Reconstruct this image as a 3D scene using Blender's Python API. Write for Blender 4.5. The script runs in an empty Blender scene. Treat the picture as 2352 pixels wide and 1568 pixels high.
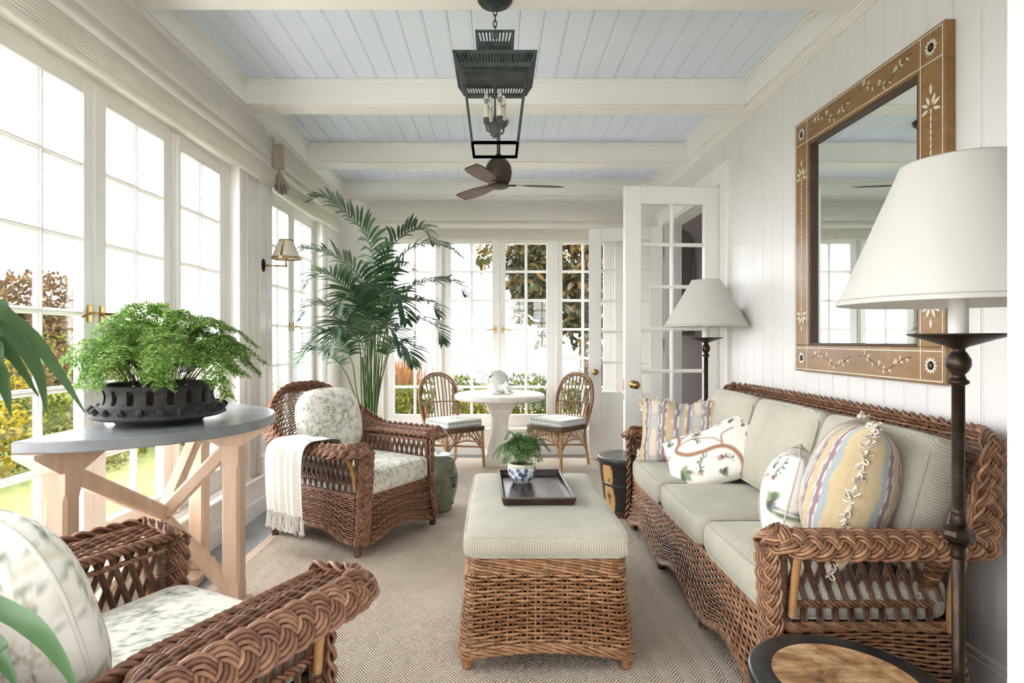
import bpy, math, random
import numpy as np
from mathutils import Vector, Matrix

random.seed(11)
rng = np.random.default_rng(11)
PI = math.pi
SC = bpy.context.scene
COL = SC.collection

# ------------------------------------------------------------------ camera
F_PX = 1340.0                       # focal length in pixels of the 2352 px wide frame
VPX, VPY = 1143.0, 780.0            # principal point (view-camera shift)
EYE = 1.25
cam_d = bpy.data.cameras.new('camera')
cam_d.sensor_fit = 'HORIZONTAL'
cam_d.sensor_width = 36.0
cam_d.lens = 36.0 * F_PX / 2352.0
cam_d.shift_x = (1176.0 - VPX) / 2352.0
cam_d.shift_y = (VPY - 784.0) / 2352.0
cam_d.clip_start = 0.05
cam_d.clip_end = 500
cam = bpy.data.objects.new('camera', cam_d)
cam.location = (0, 0, EYE)
cam.rotation_euler = (PI / 2, 0, 0)
COL.objects.link(cam)
SC.camera = cam

# ------------------------------------------------------------------ world: bright overcast sky
W = bpy.data.worlds.new('overcast_sky')
SC.world = W
W.use_nodes = True
_bg = W.node_tree.nodes['Background']
_bg.inputs['Color'].default_value = (0.965, 0.97, 1.0, 1)
_bg.inputs['Strength'].default_value = 1.0

SC.view_settings.view_transform = 'Standard'
SC.view_settings.look = 'None'
SC.view_settings.gamma = 1.0
SC.view_settings.use_curve_mapping = False
SC.view_settings.exposure = 3.82
try:
    SC.cycles.max_bounces = 8
    SC.cycles.diffuse_bounces = 5
    SC.cycles.glossy_bounces = 3
    SC.cycles.transmission_bounces = 4
    SC.cycles.transparent_max_bounces = 16
    SC.cycles.sample_clamp_indirect = 6.0
    SC.cycles.caustics_reflective = False
    SC.cycles.caustics_refractive = False
except Exception:
    pass


# ------------------------------------------------------------------ colour + material helpers


def lin(c):
    out = []
    for x in c[:3]:
        x = x / 255.0
        out.append(x / 12.92 if x <= 0.04045 else ((x + 0.055) / 1.055) ** 2.4)
    return tuple(out)


def rgba(c):
    return lin(c) + (1.0,)


MATS = {}


class NT:
    """small helper around a material node tree"""

    def __init__(self, name):
        self.m = bpy.data.materials.new(name)
        self.m.use_nodes = True
        self.t = self.m.node_tree
        self.b = self.t.nodes['Principled BSDF']
        self.out = self.t.nodes['Material Output']
        self._oc = None
        MATS[name] = self.m

    def n(self, kind, **kw):
        nd = self.t.nodes.new(kind)
        for k, v in kw.items():
            setattr(nd, k, v)
        return nd

    def l(self, a, b):
        self.t.links.new(a, b)

    def coord(self, which='Object'):
        if self._oc is None:
            self._oc = self.n('ShaderNodeTexCoord')
        return self._oc.outputs[which]

    def noise(self, scale=5, detail=3, rough=0.55, vec=None, dist=0.0, which='Object', map_scale=None):
        v = vec if vec is not None else self.coord(which)
        if map_scale is not None:
            mp = self.n('ShaderNodeMapping')
            mp.inputs['Scale'].default_value = map_scale
            self.l(v, mp.inputs['Vector'])
            v = mp.outputs[0]
        nd = self.n('ShaderNodeTexNoise')
        nd.inputs['Scale'].default_value = scale
        nd.inputs['Detail'].default_value = detail
        nd.inputs['Roughness'].default_value = rough
        nd.inputs['Distortion'].default_value = dist
        self.l(v, nd.inputs['Vector'])
        return nd.outputs['Fac']

    def math(self, op, a, b=None, c=None):
        nd = self.n('ShaderNodeMath', operation=op)
        for i, x in enumerate((a, b, c)):
            if x is None:
                continue
            if isinstance(x, (int, float)):
                nd.inputs[i].default_value = x
            else:
                self.l(x, nd.inputs[i])
        return nd.outputs[0]

    def ramp(self, fac, stops, interp='LINEAR'):
        nd = self.n('ShaderNodeValToRGB')
        cr = nd.color_ramp
        cr.interpolation = interp
        while len(cr.elements) < len(stops):
            cr.elements.new(0.5)
        for e, (p, c) in zip(cr.elements, stops):
            e.position = p
            e.color = rgba(c) if max(c) > 1.0 else tuple(c) + (1,)
        self.l(fac, nd.inputs['Fac'])
        return nd.outputs['Color']

    def mix(self, fac, a, b, blend='MIX'):
        nd = self.n('ShaderNodeMix', data_type='RGBA', blend_type=blend)
        for key, x in ((0, fac), (6, a), (7, b)):
            s = nd.inputs[key]
            if isinstance(x, (int, float)):
                s.default_value = x
            elif isinstance(x, tuple):
                s.default_value = rgba(x)
            else:
                self.l(x, s)
        return nd.outputs[2]

    def bump(self, h, strength=0.3, dist=0.002):
        nd = self.n('ShaderNodeBump')
        nd.inputs['Strength'].default_value = strength
        nd.inputs['Distance'].default_value = dist
        self.l(h, nd.inputs['Height'])
        self.l(nd.outputs[0], self.b.inputs['Normal'])

    def set(self, rough=None, metal=None, spec=None, color=None, sheen=None):
        if rough is not None:
            self.b.inputs['Roughness'].default_value = rough
        if metal is not None:
            self.b.inputs['Metallic'].default_value = metal
        if spec is not None:
            self.b.inputs['Specular IOR Level'].default_value = spec
        if sheen is not None:
            self.b.inputs['Sheen Weight'].default_value = sheen
        if color is not None:
            if isinstance(color, tuple):
                self.b.inputs['Base Color'].default_value = rgba(color)
            else:
                self.l(color, self.b.inputs['Base Color'])
        return self.m


def varied(name, c1, c2, scale=6, rough=0.5, metal=0.0, spec=0.5, bump=0.0, bscale=80, map_scale=None, detail=4, bdist=0.002):
    t = NT(name)
    f = t.noise(scale, detail, map_scale=map_scale)
    col = t.ramp(f, [(0.3, c1), (0.7, c2)])
    t.set(rough, metal, spec, col)
    if bump:
        t.bump(t.noise(bscale, 3, map_scale=map_scale), bump, bdist)
    return t.m


# painted woodwork, ceiling, fabrics, stone, metals
varied('paint_white', (238, 236, 230), (241, 239, 234), 3, 0.38, bump=0.04, bscale=160)
varied('paint_trim', (239, 237, 231), (242, 240, 235), 3, 0.32, bump=0.03, bscale=160)
varied('paint_wall', (226, 224, 220), (229, 227, 224), 2, 0.40, bump=0.03, bscale=200)
varied('paint_ceiling_blue', (226, 235, 249), (230, 239, 252), 2, 0.45, bump=0.03, bscale=160)
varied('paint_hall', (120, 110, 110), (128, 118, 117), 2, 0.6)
varied('slate', (128, 134, 140), (160, 165, 168), 9, 0.42, bump=0.25, bscale=14)
varied('grout', (176, 176, 172), (184, 184, 180), 20, 0.9)
varied('zinc_stone', (118, 123, 127), (150, 154, 156), 7, 0.30, bump=0.12, bscale=40)
varied('pale_wood', (204, 174, 148), (222, 196, 172), 3, 0.55, bump=0.25, bscale=24, map_scale=(9, 9, 1.2))
varied('limestone', (214, 209, 199), (232, 228, 219), 14, 0.75, bump=0.25, bscale=90)
varied('black_clay', (40, 40, 42), (62, 60, 60), 30, 0.75, bump=0.5, bscale=170)
varied('soil', (38, 28, 20), (62, 46, 34), 60, 0.95, bump=0.8, bscale=120)
varied('rattan_cane', (150, 108, 66), (190, 148, 100), 8, 0.38, bump=0.1, bscale=60)
varied('rattan_dark', (84, 70, 48), (122, 92, 64), 12, 0.4)
varied('rattan_hoop', (120, 88, 62), (158, 120, 88), 8, 0.38, bump=0.1, bscale=60)
varied('rattan_wrap', (120, 72, 48), (150, 98, 66), 30, 0.45)
varied('bronze', (46, 38, 32), (72, 60, 50), 40, 0.38, metal=0.8, bump=0.3, bscale=220)
varied('verdigris', (34, 42, 40), (64, 74, 70), 26, 0.55, metal=0.45, bump=0.3, bscale=90)
varied('brass', (158, 126, 72), (184, 152, 96), 20, 0.28, metal=1.0)
varied('fan_metal', (66, 58, 52), (88, 78, 70), 16, 0.5, metal=0.5)
varied('fan_blade', (92, 62, 52), (112, 78, 66), 9, 0.5, map_scale=(1, 8, 8))
varied('candle_ivory', (226, 218, 190), (236, 229, 204), 10, 0.5)
varied('ivory_inlay', (206, 198, 176), (232, 226, 208), 60, 0.4)
varied('dark_inlay', (60, 42, 28), (82, 60, 40), 60, 0.5)
varied('porcelain', (238, 238, 236), (246, 246, 244), 10, 0.12)
varied('black_glaze', (20, 20, 22), (30, 30, 32), 10, 0.3)
varied('cream_fringe', (226, 216, 198), (242, 236, 224), 60, 0.9)
varied('throw_wool', (230, 228, 217), (240, 238, 230), 40, 0.95, bump=0.5, bscale=260)
varied('throw_fringe', (234, 232, 223), (243, 241, 235), 40, 0.95)
varied('celadon', (104, 112, 92), (142, 148, 126), 18, 0.22, bump=0.15, bscale=40)
varied('dark_lacquer', (34, 26, 24), (64, 46, 38), 14, 0.22, bump=0.2, bscale=30, map_scale=(1, 6, 6))
varied('black_lacquer', (26, 27, 28), (44, 44, 44), 12, 0.3, bump=0.15, bscale=30)
varied('red_lacquer', (66, 22, 16), (90, 34, 24), 12, 0.35)
varied('ochre_paint', (188, 146, 90), (212, 176, 122), 16, 0.5)
t = NT('worn_wood')
g1 = t.ramp(t.noise(6, 4, map_scale=(1, 7, 1)), [(0.3, (150, 118, 84)), (0.7, (204, 172, 134))])
g2 = t.ramp(t.noise(9, 6, 0.7, dist=0.8), [(0.34, (62, 44, 30)), (0.46, (196, 170, 140)), (0.6, (255, 255, 255))])
t.set(0.5, 0, 0.4, t.mix(0.85, g1, g2, 'MULTIPLY'))
t.bump(t.noise(40, 4, map_scale=(1, 6, 1)), 0.3, 0.002)
varied('shaded_linen', (158, 146, 130), (182, 170, 154), 60, 0.9, bump=0.3, bscale=300)  # cream blind linen with its shaded side put into the colour
varied('bark', (92, 72, 58), (128, 104, 86), 14, 0.9, bump=0.6, bscale=30)
varied('terracotta_basket', (120, 92, 66), (150, 118, 86), 30, 0.8, bump=0.5, bscale=80)
varied('hydrangea', (240, 241, 230), (249, 249, 244), 40, 0.8)
varied('stem_dark', (30, 24, 20), (52, 40, 30), 20, 0.6)
varied('distant_slope', (44, 48, 46), (60, 62, 58), 1.2, 0.95)
varied('grass', (74, 84, 34), (100, 108, 50), 4, 0.95, bump=0.6, bscale=60, bdist=0.02)
varied('bounce_stone', (222, 219, 212), (234, 231, 225), 6, 0.8)  # kept pale so that it bounces daylight indoors


def leaf_mat(name, c1, c2, c3, rough=0.45, trans=0.25, spec=0.4):
    t = NT(name)
    g = t.n('ShaderNodeNewGeometry')
    oi = t.n('ShaderNodeObjectInfo')
    fac = t.math('FRACT', t.math('ADD', g.outputs['Random Per Island'], oi.outputs['Random']))
    col = t.ramp(fac, [(0.0, c1), (0.55, c2), (1.0, c3)])
    t.set(rough, 0, spec, col)
    tr = t.n('ShaderNodeBsdfTranslucent')
    t.l(col, tr.inputs['Color'])
    mx = t.n('ShaderNodeMixShader')
    mx.inputs[0].default_value = trans
    t.l(t.b.outputs[0], mx.inputs[1])
    t.l(tr.outputs[0], mx.inputs[2])
    t.l(mx.outputs[0], t.out.inputs['Surface'])
    return t.m


leaf_mat('leaf_palm', (40, 74, 48), (58, 94, 60), (92, 126, 84), 0.33, 0.2)
leaf_mat('stem_palm', (70, 96, 52), (88, 112, 62), (104, 126, 76), 0.5, 0.0)
leaf_mat('leaf_fern', (78, 118, 46), (112, 150, 68), (172, 196, 114), 0.6, 0.45, 0.2)
leaf_mat('leaf_small', (52, 88, 46), (84, 120, 66), (118, 148, 92), 0.6, 0.3, 0.2)
leaf_mat('leaf_strap', (70, 104, 62), (86, 120, 76), (100, 134, 88), 0.4, 0.3)
leaf_mat('leaf_magnolia', (30, 38, 18), (56, 60, 28), (112, 80, 38), 0.35, 0.2)
leaf_mat('leaf_hedge', (38, 52, 14), (67, 78, 20), (105, 102, 32), 0.7, 0.3, 0.15)
leaf_mat('leaf_yellow', (76, 73, 14), (113, 100, 24), (136, 116, 35), 0.7, 0.3, 0.15)
leaf_mat('leaf_brown', (57, 41, 27), (78, 60, 40), (88, 73, 41), 0.8, 0.25, 0.1)
leaf_mat('leaf_conifer', (27, 36, 24), (43, 52, 35), (60, 67, 48), 0.7, 0.2, 0.1)
leaf_mat('leaf_plume', (104, 70, 41), (121, 86, 54), (134, 100, 67), 0.9, 0.3, 0.1)
leaf_mat('leaf_far', (40, 42, 44), (50, 52, 52), (60, 60, 58), 0.9, 0.1, 0.1)
leaf_mat('petal_white', (214, 210, 196), (228, 224, 212), (236, 232, 222), 0.8, 0.3, 0.1)


def wicker_mat(name, c1, c2, c3, rough=0.36):
    t = NT(name)
    g = t.n('ShaderNodeNewGeometry')
    a = t.ramp(g.outputs['Random Per Island'], [(0.0, c1), (0.5, c2), (1.0, c3)])
    f = t.noise(38, 3)
    b = t.ramp(f, [(0.25, (120, 104, 100)), (0.75, (255, 255, 255))])
    t.set(rough, 0, 0.5, t.mix(0.8, a, b, 'MULTIPLY'))
    t.bump(t.noise(220, 2), 0.15, 0.001)
    return t.m


wicker_mat('wicker', (134, 92, 66), (166, 120, 86), (194, 148, 110))
wicker_mat('wicker_red', (132, 90, 68), (164, 118, 92), (190, 146, 116))
wicker_mat('wicker_honey', (150, 104, 68), (184, 134, 92), (208, 162, 118))
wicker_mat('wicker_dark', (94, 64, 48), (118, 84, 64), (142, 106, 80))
varied('weave_shadow', (40, 26, 19), (54, 36, 27), 12, 0.9)  # dark brown standing in for the shade behind the weave


def fabric_mat(name, c1, c2, cell=0.005, rough=0.95, strength=0.5):
    """woven upholstery: two yarn colours in a fine basket weave"""
    t = NT(name)
    sx = t.n('ShaderNodeSeparateXYZ')
    t.l(t.coord(), sx.inputs[0])
    k = 2 * PI / (2 * cell)
    s1 = t.math('SINE', t.math('MULTIPLY', t.math('ADD', sx.outputs[0], sx.outputs[2]), k))
    s2 = t.math('SINE', t.math('MULTIPLY', t.math('ADD', sx.outputs[1], sx.outputs[2]), k))
    w = t.math('MULTIPLY_ADD', t.math('MULTIPLY', s1, s2), 0.5, 0.5)
    nz = t.noise(420, 2)
    f = t.math('MULTIPLY_ADD', nz, 0.9, t.math('MULTIPLY', w, 0.42))
    col = t.ramp(f, [(0.46, c1), (0.80, c2)])
    big = t.ramp(t.noise(5, 2), [(0.3, (236, 236, 236)), (0.7, (255, 255, 255))])
    t.set(rough, 0, 0.2, t.mix(1.0, col, big, 'MULTIPLY'), sheen=0.15)
    t.bump(w, strength, 0.002)
    return t.m


fabric_mat('sage_fabric', (158, 153, 132), (214, 210, 194))
fabric_mat('sage_piping', (176, 175, 158), (206, 205, 192), 0.003)


def shade_mat(name, c1, c2, trans=0.35):
    t = NT(name)
    col = t.ramp(t.noise(260, 2, map_scale=(1, 1, 6)), [(0.3, c1), (0.7, c2)])
    t.set(0.9, 0, 0.2, col)
    tr = t.n('ShaderNodeBsdfTranslucent')
    t.l(col, tr.inputs['Color'])
    mx = t.n('ShaderNodeMixShader')
    mx.inputs[0].default_value = trans
    t.l(t.b.outputs[0], mx.inputs[1])
    t.l(tr.outputs[0], mx.inputs[2])
    t.l(mx.outputs[0], t.out.inputs['Surface'])
    return t.m


shade_mat('linen_blind', (232, 228, 219), (240, 237, 229), 0.5)
shade_mat('lampshade', (228, 225, 218), (234, 232, 226), 0.35)
shade_mat('pleated_shade', (206, 198, 186), (222, 214, 202), 0.3)


def painted_mat(name, rough=0.9, bump=0.0, spec=0.3):
    """colour comes from a print stored on the mesh"""
    t = NT(name)
    a = t.n('ShaderNodeAttribute', attribute_name='print')
    t.set(rough, 0, spec, a.outputs['Color'])
    if bump:
        t.bump(t.noise(600, 2), bump, 0.001)
    return t.m


painted_mat('printed_cotton', 0.95, 0.25, 0.2)
painted_mat('woven_stripe', 0.95, 0.35, 0.2)
painted_mat('glazed_pot', 0.12, 0, 0.5)
painted_mat('painted_barrel', 0.35, 0.1, 0.5)

t = NT('glass_pane')
gl = t.n('ShaderNodeBsdfGlossy')
gl.inputs['Roughness'].default_value = 0.02
tr = t.n('ShaderNodeBsdfTransparent')
fr = t.n('ShaderNodeLayerWeight')
fr.inputs['Blend'].default_value = 0.5
ff = t.math('MULTIPLY_ADD', t.math('POWER', fr.outputs['Facing'], 4.0), 0.55, 0.025)
mx = t.n('ShaderNodeMixShader')
t.l(ff, mx.inputs[0])
t.l(tr.outputs[0], mx.inputs[1])
t.l(gl.outputs[0], mx.inputs[2])
t.l(mx.outputs[0], t.out.inputs['Surface'])

t = NT('mirror_silver')
t.set(0.01, 1.0, 0.5, (232, 238, 236))

t = NT('bulb_glass')
t.set(0.05, 0, 0.5, (245, 245, 245))
t.b.inputs['Transmission Weight'].default_value = 0.9

# gingham
t = NT('gingham')
sx = t.n('ShaderNodeSeparateXYZ')
t.l(t.coord(), sx.inputs[0])
q = 0.036
bx_ = t.math('GREATER_THAN', t.math('FRACT', t.math('DIVIDE', sx.outputs[0], q)), 0.5)
by_ = t.math('GREATER_THAN', t.math('FRACT', t.math('DIVIDE', sx.outputs[1], q)), 0.5)
bz_ = t.math('GREATER_THAN', t.math('FRACT', t.math('DIVIDE', sx.outputs[2], q)), 0.5)
sm = t.math('MULTIPLY', t.math('ADD', t.math('ADD', bx_, by_), bz_), 0.3334)
t.set(0.95, 0, 0.2, t.ramp(sm, [(0.0, (238, 239, 235)), (0.34, (208, 214, 208)), (0.68, (172, 182, 176)), (1.0, (150, 162, 156))], 'CONSTANT'))

# herringbone sisal
t = NT('sisal_herringbone')
sx = t.n('ShaderNodeSeparateXYZ')
t.l(t.coord(), sx.inputs[0])
wob = t.math('MULTIPLY', t.math('SUBTRACT', t.noise(30, 2), 0.5), 0.006)
xx = t.math('ADD', sx.outputs[0], wob)
fx = t.math('FRACT', t.math('DIVIDE', xx, 0.080))
tri = t.math('MULTIPLY', t.math('ABSOLUTE', t.math('SUBTRACT', fx, 0.5)), 2.0)
ph = t.math('ADD', t.math('DIVIDE', sx.outputs[1], 0.0165), t.math('MULTIPLY', tri, 3.3))
st = t.math('SINE', t.math('MULTIPLY', ph, 2 * PI))
rib = t.math('SINE', t.math('MULTIPLY', xx, 2 * PI / 0.0066))
nz = t.math('SUBTRACT', t.noise(300, 2), 0.5)
hgt = t.math('ADD', t.math('MULTIPLY_ADD', st, 0.5, 0.5), t.math('ADD', t.math('MULTIPLY', rib, 0.13), t.math('MULTIPLY', nz, 0.7)))
col = t.ramp(hgt, [(0.06, (124, 106, 88)), (0.26, (198, 182, 162)), (0.50, (231, 220, 203)), (1.0, (245, 237, 223))])
big = t.ramp(t.noise(2.5, 2), [(0.3, (238, 234, 230)), (0.7, (255, 255, 255))])
t.set(0.95, 0, 0.15, t.mix(1.0, col, big, 'MULTIPLY'))
t.bump(hgt, 0.8, 0.004)
varied('rug_binding', (206, 184, 164), (220, 200, 182), 80, 0.95, bump=0.3, bscale=300)

# honey wood of the mirror frame
t = NT('frame_wood')
f1 = t.noise(4.5, 5, 0.6, dist=1.2, map_scale=(1.0, 1.0, 2.6))
f2 = t.noise(30, 3, map_scale=(1, 1, 9))
col = t.ramp(f1, [(0.25, (94, 66, 28)), (0.5, (132, 96, 48)), (0.75, (156, 118, 66))])
t.set(0.32, 0, 0.5, t.mix(0.35, col, t.ramp(f2, [(0.3, (102, 72, 32)), (0.7, (160, 122, 70))])))
# ------------------------------------------------------------------ mesh helpers


class MB:
    """collects shapes; build() links them as ONE mesh object"""

    def __init__(self):
        self.V, self.Q, self.T, self.UC = [], [], [], []
        self.sq, self.st = [], []
        self.n = 0
        self.has_col = False

    def add(self, V, quads=None, tris=None, smooth=True, col=None):
        V = np.asarray(V, float).reshape(-1, 3)
        self.V.append(V)
        if col is None:
            self.UC.append(np.ones((len(V), 3)))
        else:
            self.has_col = True
            self.UC.append(np.asarray(col, float).reshape(-1, 3))
        if quads is not None and len(quads):
            q = np.asarray(quads, int).reshape(-1, 4) + self.n
            self.Q.append(q)
            self.sq.append(np.full(len(q), smooth))
        if tris is not None and len(tris):
            q = np.asarray(tris, int).reshape(-1, 3) + self.n
            self.T.append(q)
            self.st.append(np.full(len(q), smooth))
        self.n += len(V)
        return self

    # ---- solids
    def box(self, lo, hi, ch=0.0, R=None, at=None):
        lo, hi = np.array(lo, float), np.array(hi, float)
        lo, hi = np.minimum(lo, hi), np.maximum(lo, hi)
        if ch <= 0:
            V = np.array([[(lo, hi)[i][0], (lo, hi)[j][1], (lo, hi)[k][2]] for i in (0, 1) for j in (0, 1) for k in (0, 1)])
            Q = [(0, 1, 3, 2), (4, 6, 7, 5), (0, 4, 5, 1), (2, 3, 7, 6), (0, 2, 6, 4), (1, 5, 7, 3)]
            T = []
        else:
            ch = min(ch, 0.45 * float((hi - lo).min()))
            V, idx = [], {}
            for i in (0, 1):
                for j in (0, 1):
                    for k in (0, 1):
                        for ax in range(3):
                            p = [(lo, hi)[i][0], (lo, hi)[j][1], (lo, hi)[k][2]]
                            s = (i, j, k)
                            for b in range(3):
                                if b != ax:
                                    p[b] += ch if s[b] == 0 else -ch
                            idx[(i, j, k, ax)] = len(V)
                            V.append(p)
            V = np.array(V)
            Q, T = [], []
            for ax in range(3):
                b, c = (ax + 1) % 3, (ax + 2) % 3
                for s in (0, 1):
                    def key(u, v):
                        k = [0, 0, 0]
                        k[ax], k[b], k[c] = s, u, v
                        return tuple(k) + (ax,)
                    f = [idx[key(0, 0)], idx[key(1, 0)], idx[key(1, 1)], idx[key(0, 1)]]
                    Q.append(f if s else f[::-1])
            for ax in range(3):
                b, c = (ax + 1) % 3, (ax + 2) % 3
                for u in (0, 1):
                    for v in (0, 1):
                        def kk(e, a2):
                            k = [0, 0, 0]
                            k[ax], k[b], k[c] = e, u, v
                            return idx[tuple(k) + (a2,)]
                        f = [kk(0, b), kk(1, b), kk(1, c), kk(0, c)]
                        Q.append(f if (u ^ v) else f[::-1])
            for i in (0, 1):
                for j in (0, 1):
                    for k in (0, 1):
                        f = [idx[(i, j, k, 0)], idx[(i, j, k, 1)], idx[(i, j, k, 2)]]
                        T.append(f if (i + j + k) % 2 else f[::-1])
        if R is not None:
            V = V @ np.array(R).T
        if at is not None:
            V = V + np.array(at)
        return self.add(V, Q, T, smooth=False)

    def beam(self, a, b, w, h, up=(0, 0, 1), ch=0.0):
        """rectangular bar from a to b"""
        a, b = np.array(a, float), np.array(b, float)
        T = b - a
        L = np.linalg.norm(T)
        T /= L
        up = np.array(up, float)
        if abs(T @ up) > 0.98:
            up = np.array((0, 1.0, 0))
        N = up - T * (T @ up)
        N /= np.linalg.norm(N)
        B = np.cross(N, T)
        R = np.stack([T, B, N], axis=1)
        return self.box((0, -w / 2, -h / 2), (L, w / 2, h / 2), ch, R, a)

    def lathe(self, prof, seg=32, c=(0, 0, 0), sx=1.0, sy=1.0, ripple=None, col=None, smooth=True):
        prof = np.array(prof, float)
        th = np.arange(seg) * 2 * PI / seg
        r = prof[:, 0][:, None] * np.ones(seg)[None]
        if ripple is not None:
            r = r * ripple(th)[None]
        P = np.stack([r * np.cos(th) * sx, r * np.sin(th) * sy, prof[:, 1][:, None] + 0 * th[None]], -1) + np.array(c)
        m = len(prof)
        i = np.arange(m - 1)[:, None] * seg
        j = np.arange(seg)[None]
        Q = np.stack([i + j, i + (j + 1) % seg, i + seg + (j + 1) % seg, i + seg + j], -1).reshape(-1, 4)
        cc = None
        if col is not None:
            cc = col(th[None] + 0 * prof[:, :1], prof[:, 1][:, None] + 0 * th[None])
        return self.add(P, Q, smooth=smooth, col=cc)

    def tubes(self, P, r, N=None, ns=5, hint=(0, 0, 1), cap=True, closed=False):
        """batch of tubes. P (R,m,3) or (m,3); r scalar or broadcast (R,m)"""
        P = np.asarray(P, float)
        if P.ndim == 2:
            P = P[None]
            if N is not None:
                N = np.asarray(N)[None]
        R, m, _ = P.shape
        if closed:
            T = np.roll(P, -1, 1) - np.roll(P, 1, 1)
        else:
            T = np.gradient(P, axis=1)
        T /= np.linalg.norm(T, axis=2, keepdims=True) + 1e-12
        if N is None:
            h = np.array(hint, float)
            N = np.broadcast_to(h, P.shape).copy()
            bad = np.abs((T * N).sum(2)) > 0.95
            if bad.any():
                alt = np.array((0.3, 1.0, 0.1)) if abs(h[2]) > 0.9 else np.array((0.1, 0.3, 1.0))
                N[bad] = alt / np.linalg.norm(alt)
        N = N - T * (T * N).sum(2, keepdims=True)
        N /= np.linalg.norm(N, axis=2, keepdims=True) + 1e-12
        B = np.cross(T, N)
        rr = np.broadcast_to(np.asarray(r, float), (R, m)) if np.ndim(r) != 1 else np.broadcast_to(np.asarray(r)[None], (R, m))
        th = np.arange(ns) * 2 * PI / ns
        V = P[:, :, None] + rr[:, :, None, None] * (np.cos(th)[None, None, :, None] * N[:, :, None] + np.sin(th)[None, None, :, None] * B[:, :, None])
        base = (np.arange(R) * m * ns)[:, None, None]
        mm = m if closed else m - 1
        i = np.arange(mm)[None, :, None]
        j = np.arange(ns)[None, None]
        i2 = (i + 1) % m
        Q = np.stack([base + i * ns + j, base + i2 * ns + j, base + i2 * ns + (j + 1) % ns, base + i * ns + (j + 1) % ns], -1).reshape(-1, 4)
        Q = Q[:, ::-1]
        Tt = []
        if cap and not closed:
            b0 = (np.arange(R) * m * ns)
            for k in range(1, ns - 1):
                Tt.append(np.stack([b0, b0 + k, b0 + k + 1], -1))
                e = b0 + (m - 1) * ns
                Tt.append(np.stack([e, e + k + 1, e + k], -1))
            Tt = np.concatenate(Tt)
        return self.add(V.reshape(-1, 3), Q, Tt)

    def grid(self, P, wu=False, wv=False, col=None, smooth=True, flip=False):
        P = np.asarray(P, float)
        a, b, _ = P.shape
        i = np.arange(a if wu else a - 1)[:, None]
        j = np.arange(b if wv else b - 1)[None]
        i2, j2 = (i + 1) % a, (j + 1) % b
        Q = np.stack([i * b + j, i2 * b + j, i2 * b + j2, i * b + j2], -1).reshape(-1, 4)
        if flip:
            Q = Q[:, ::-1]
        return self.add(P.reshape(-1, 3), Q, smooth=smooth, col=None if col is None else np.asarray(col).reshape(-1, 3))

    def prism(self, poly, z0, z1, f=lambda x, y, z: (x, y, z)):
        """convex or star-shaped outline extruded from z0 to z1, f maps to 3D"""
        poly = np.array(poly, float)
        n = len(poly)
        c = poly.mean(0)
        V = [f(x, y, z0) for x, y in poly] + [f(x, y, z1) for x, y in poly] + [f(c[0], c[1], z0), f(c[0], c[1], z1)]
        Q = [(i, (i + 1) % n, n + (i + 1) % n, n + i) for i in range(n)]
        T = [((i + 1) % n, i, 2 * n) for i in range(n)] + [(n + i, n + (i + 1) % n, 2 * n + 1) for i in range(n)]
        return self.add(V, Q, T, smooth=False)

    def sphere(self, c, r, nu=12, nv=8, col=None):
        th = np.linspace(0.02, PI - 0.02, nv)
        r = np.array(r if np.ndim(r) else (r, r, r), float)
        ph = np.arange(nu) * 2 * PI / nu
        P = np.stack([np.sin(th)[:, None] * np.cos(ph), np.sin(th)[:, None] * np.sin(ph), np.cos(th)[:, None] + 0 * ph], -1) * r + np.array(c)
        return self.grid(P, wv=True, flip=False)

    def xf(self, M):
        M = np.array(M)
        self.V = [v @ M[:3, :3].T + M[:3, 3] for v in self.V]
        return self

    # ---- finish
    def mesh(self, name):
        me = bpy.data.meshes.new(name)
        V = np.concatenate(self.V) if self.V else np.zeros((0, 3))
        Q = np.concatenate(self.Q) if self.Q else np.zeros((0, 4), int)
        T = np.concatenate(self.T) if self.T else np.zeros((0, 3), int)
        me.vertices.add(len(V))
        me.vertices.foreach_set('co', V.astype(np.float32).ravel())
        me.loops.add(4 * len(Q) + 3 * len(T))
        me.loops.foreach_set('vertex_index', np.concatenate([Q.ravel(), T.ravel()]).astype(np.int32))
        me.polygons.add(len(Q) + len(T))
        me.polygons.foreach_set('loop_start', np.concatenate([np.arange(len(Q)) * 4, 4 * len(Q) + np.arange(len(T)) * 3]).astype(np.int32))
        sm = np.concatenate((self.sq or [np.zeros(0, bool)]) + (self.st or [np.zeros(0, bool)])).astype(bool)
        me.polygons.foreach_set('use_smooth', sm)
        me.update(calc_edges=True)
        me.validate()
        if self.has_col:
            ca = me.color_attributes.new('print', 'FLOAT_COLOR', 'POINT')
            C4 = np.concatenate([np.concatenate(self.UC), np.ones((len(V), 1))], 1)
            ca.data.foreach_set('color', C4.astype(np.float32).ravel())
        return me

    def build(self, name, mat, parent=None, loc=None, rot=None, stuff=False):
        me = self.mesh(name)
        me.materials.append(MATS[mat])
        return link(name, me, parent, loc, rot, stuff)


def link(name, me, parent=None, loc=None, rot=None, stuff=False):
    o = bpy.data.objects.new(name, me)
    COL.objects.link(o)
    if parent is not None:
        o.parent = parent
    if loc is not None:
        o.location = loc
    if rot is not None:
        o.rotation_euler = rot
    if stuff:
        o['kind'] = 'stuff'
    return o


def tag(o, label, cat, group=None):
    o['label'] = label
    o['category'] = cat
    if group:
        o['group'] = group
    return o


def thing(name, label, cat, loc=(0, 0, 0), rotz=0.0, group=None, rot=None):
    o = bpy.data.objects.new(name, None)
    o.empty_display_size = 0.1
    COL.objects.link(o)
    o.location = loc
    o.rotation_euler = rot if rot is not None else (0, 0, rotz)
    return tag(o, label, cat, group)


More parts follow.
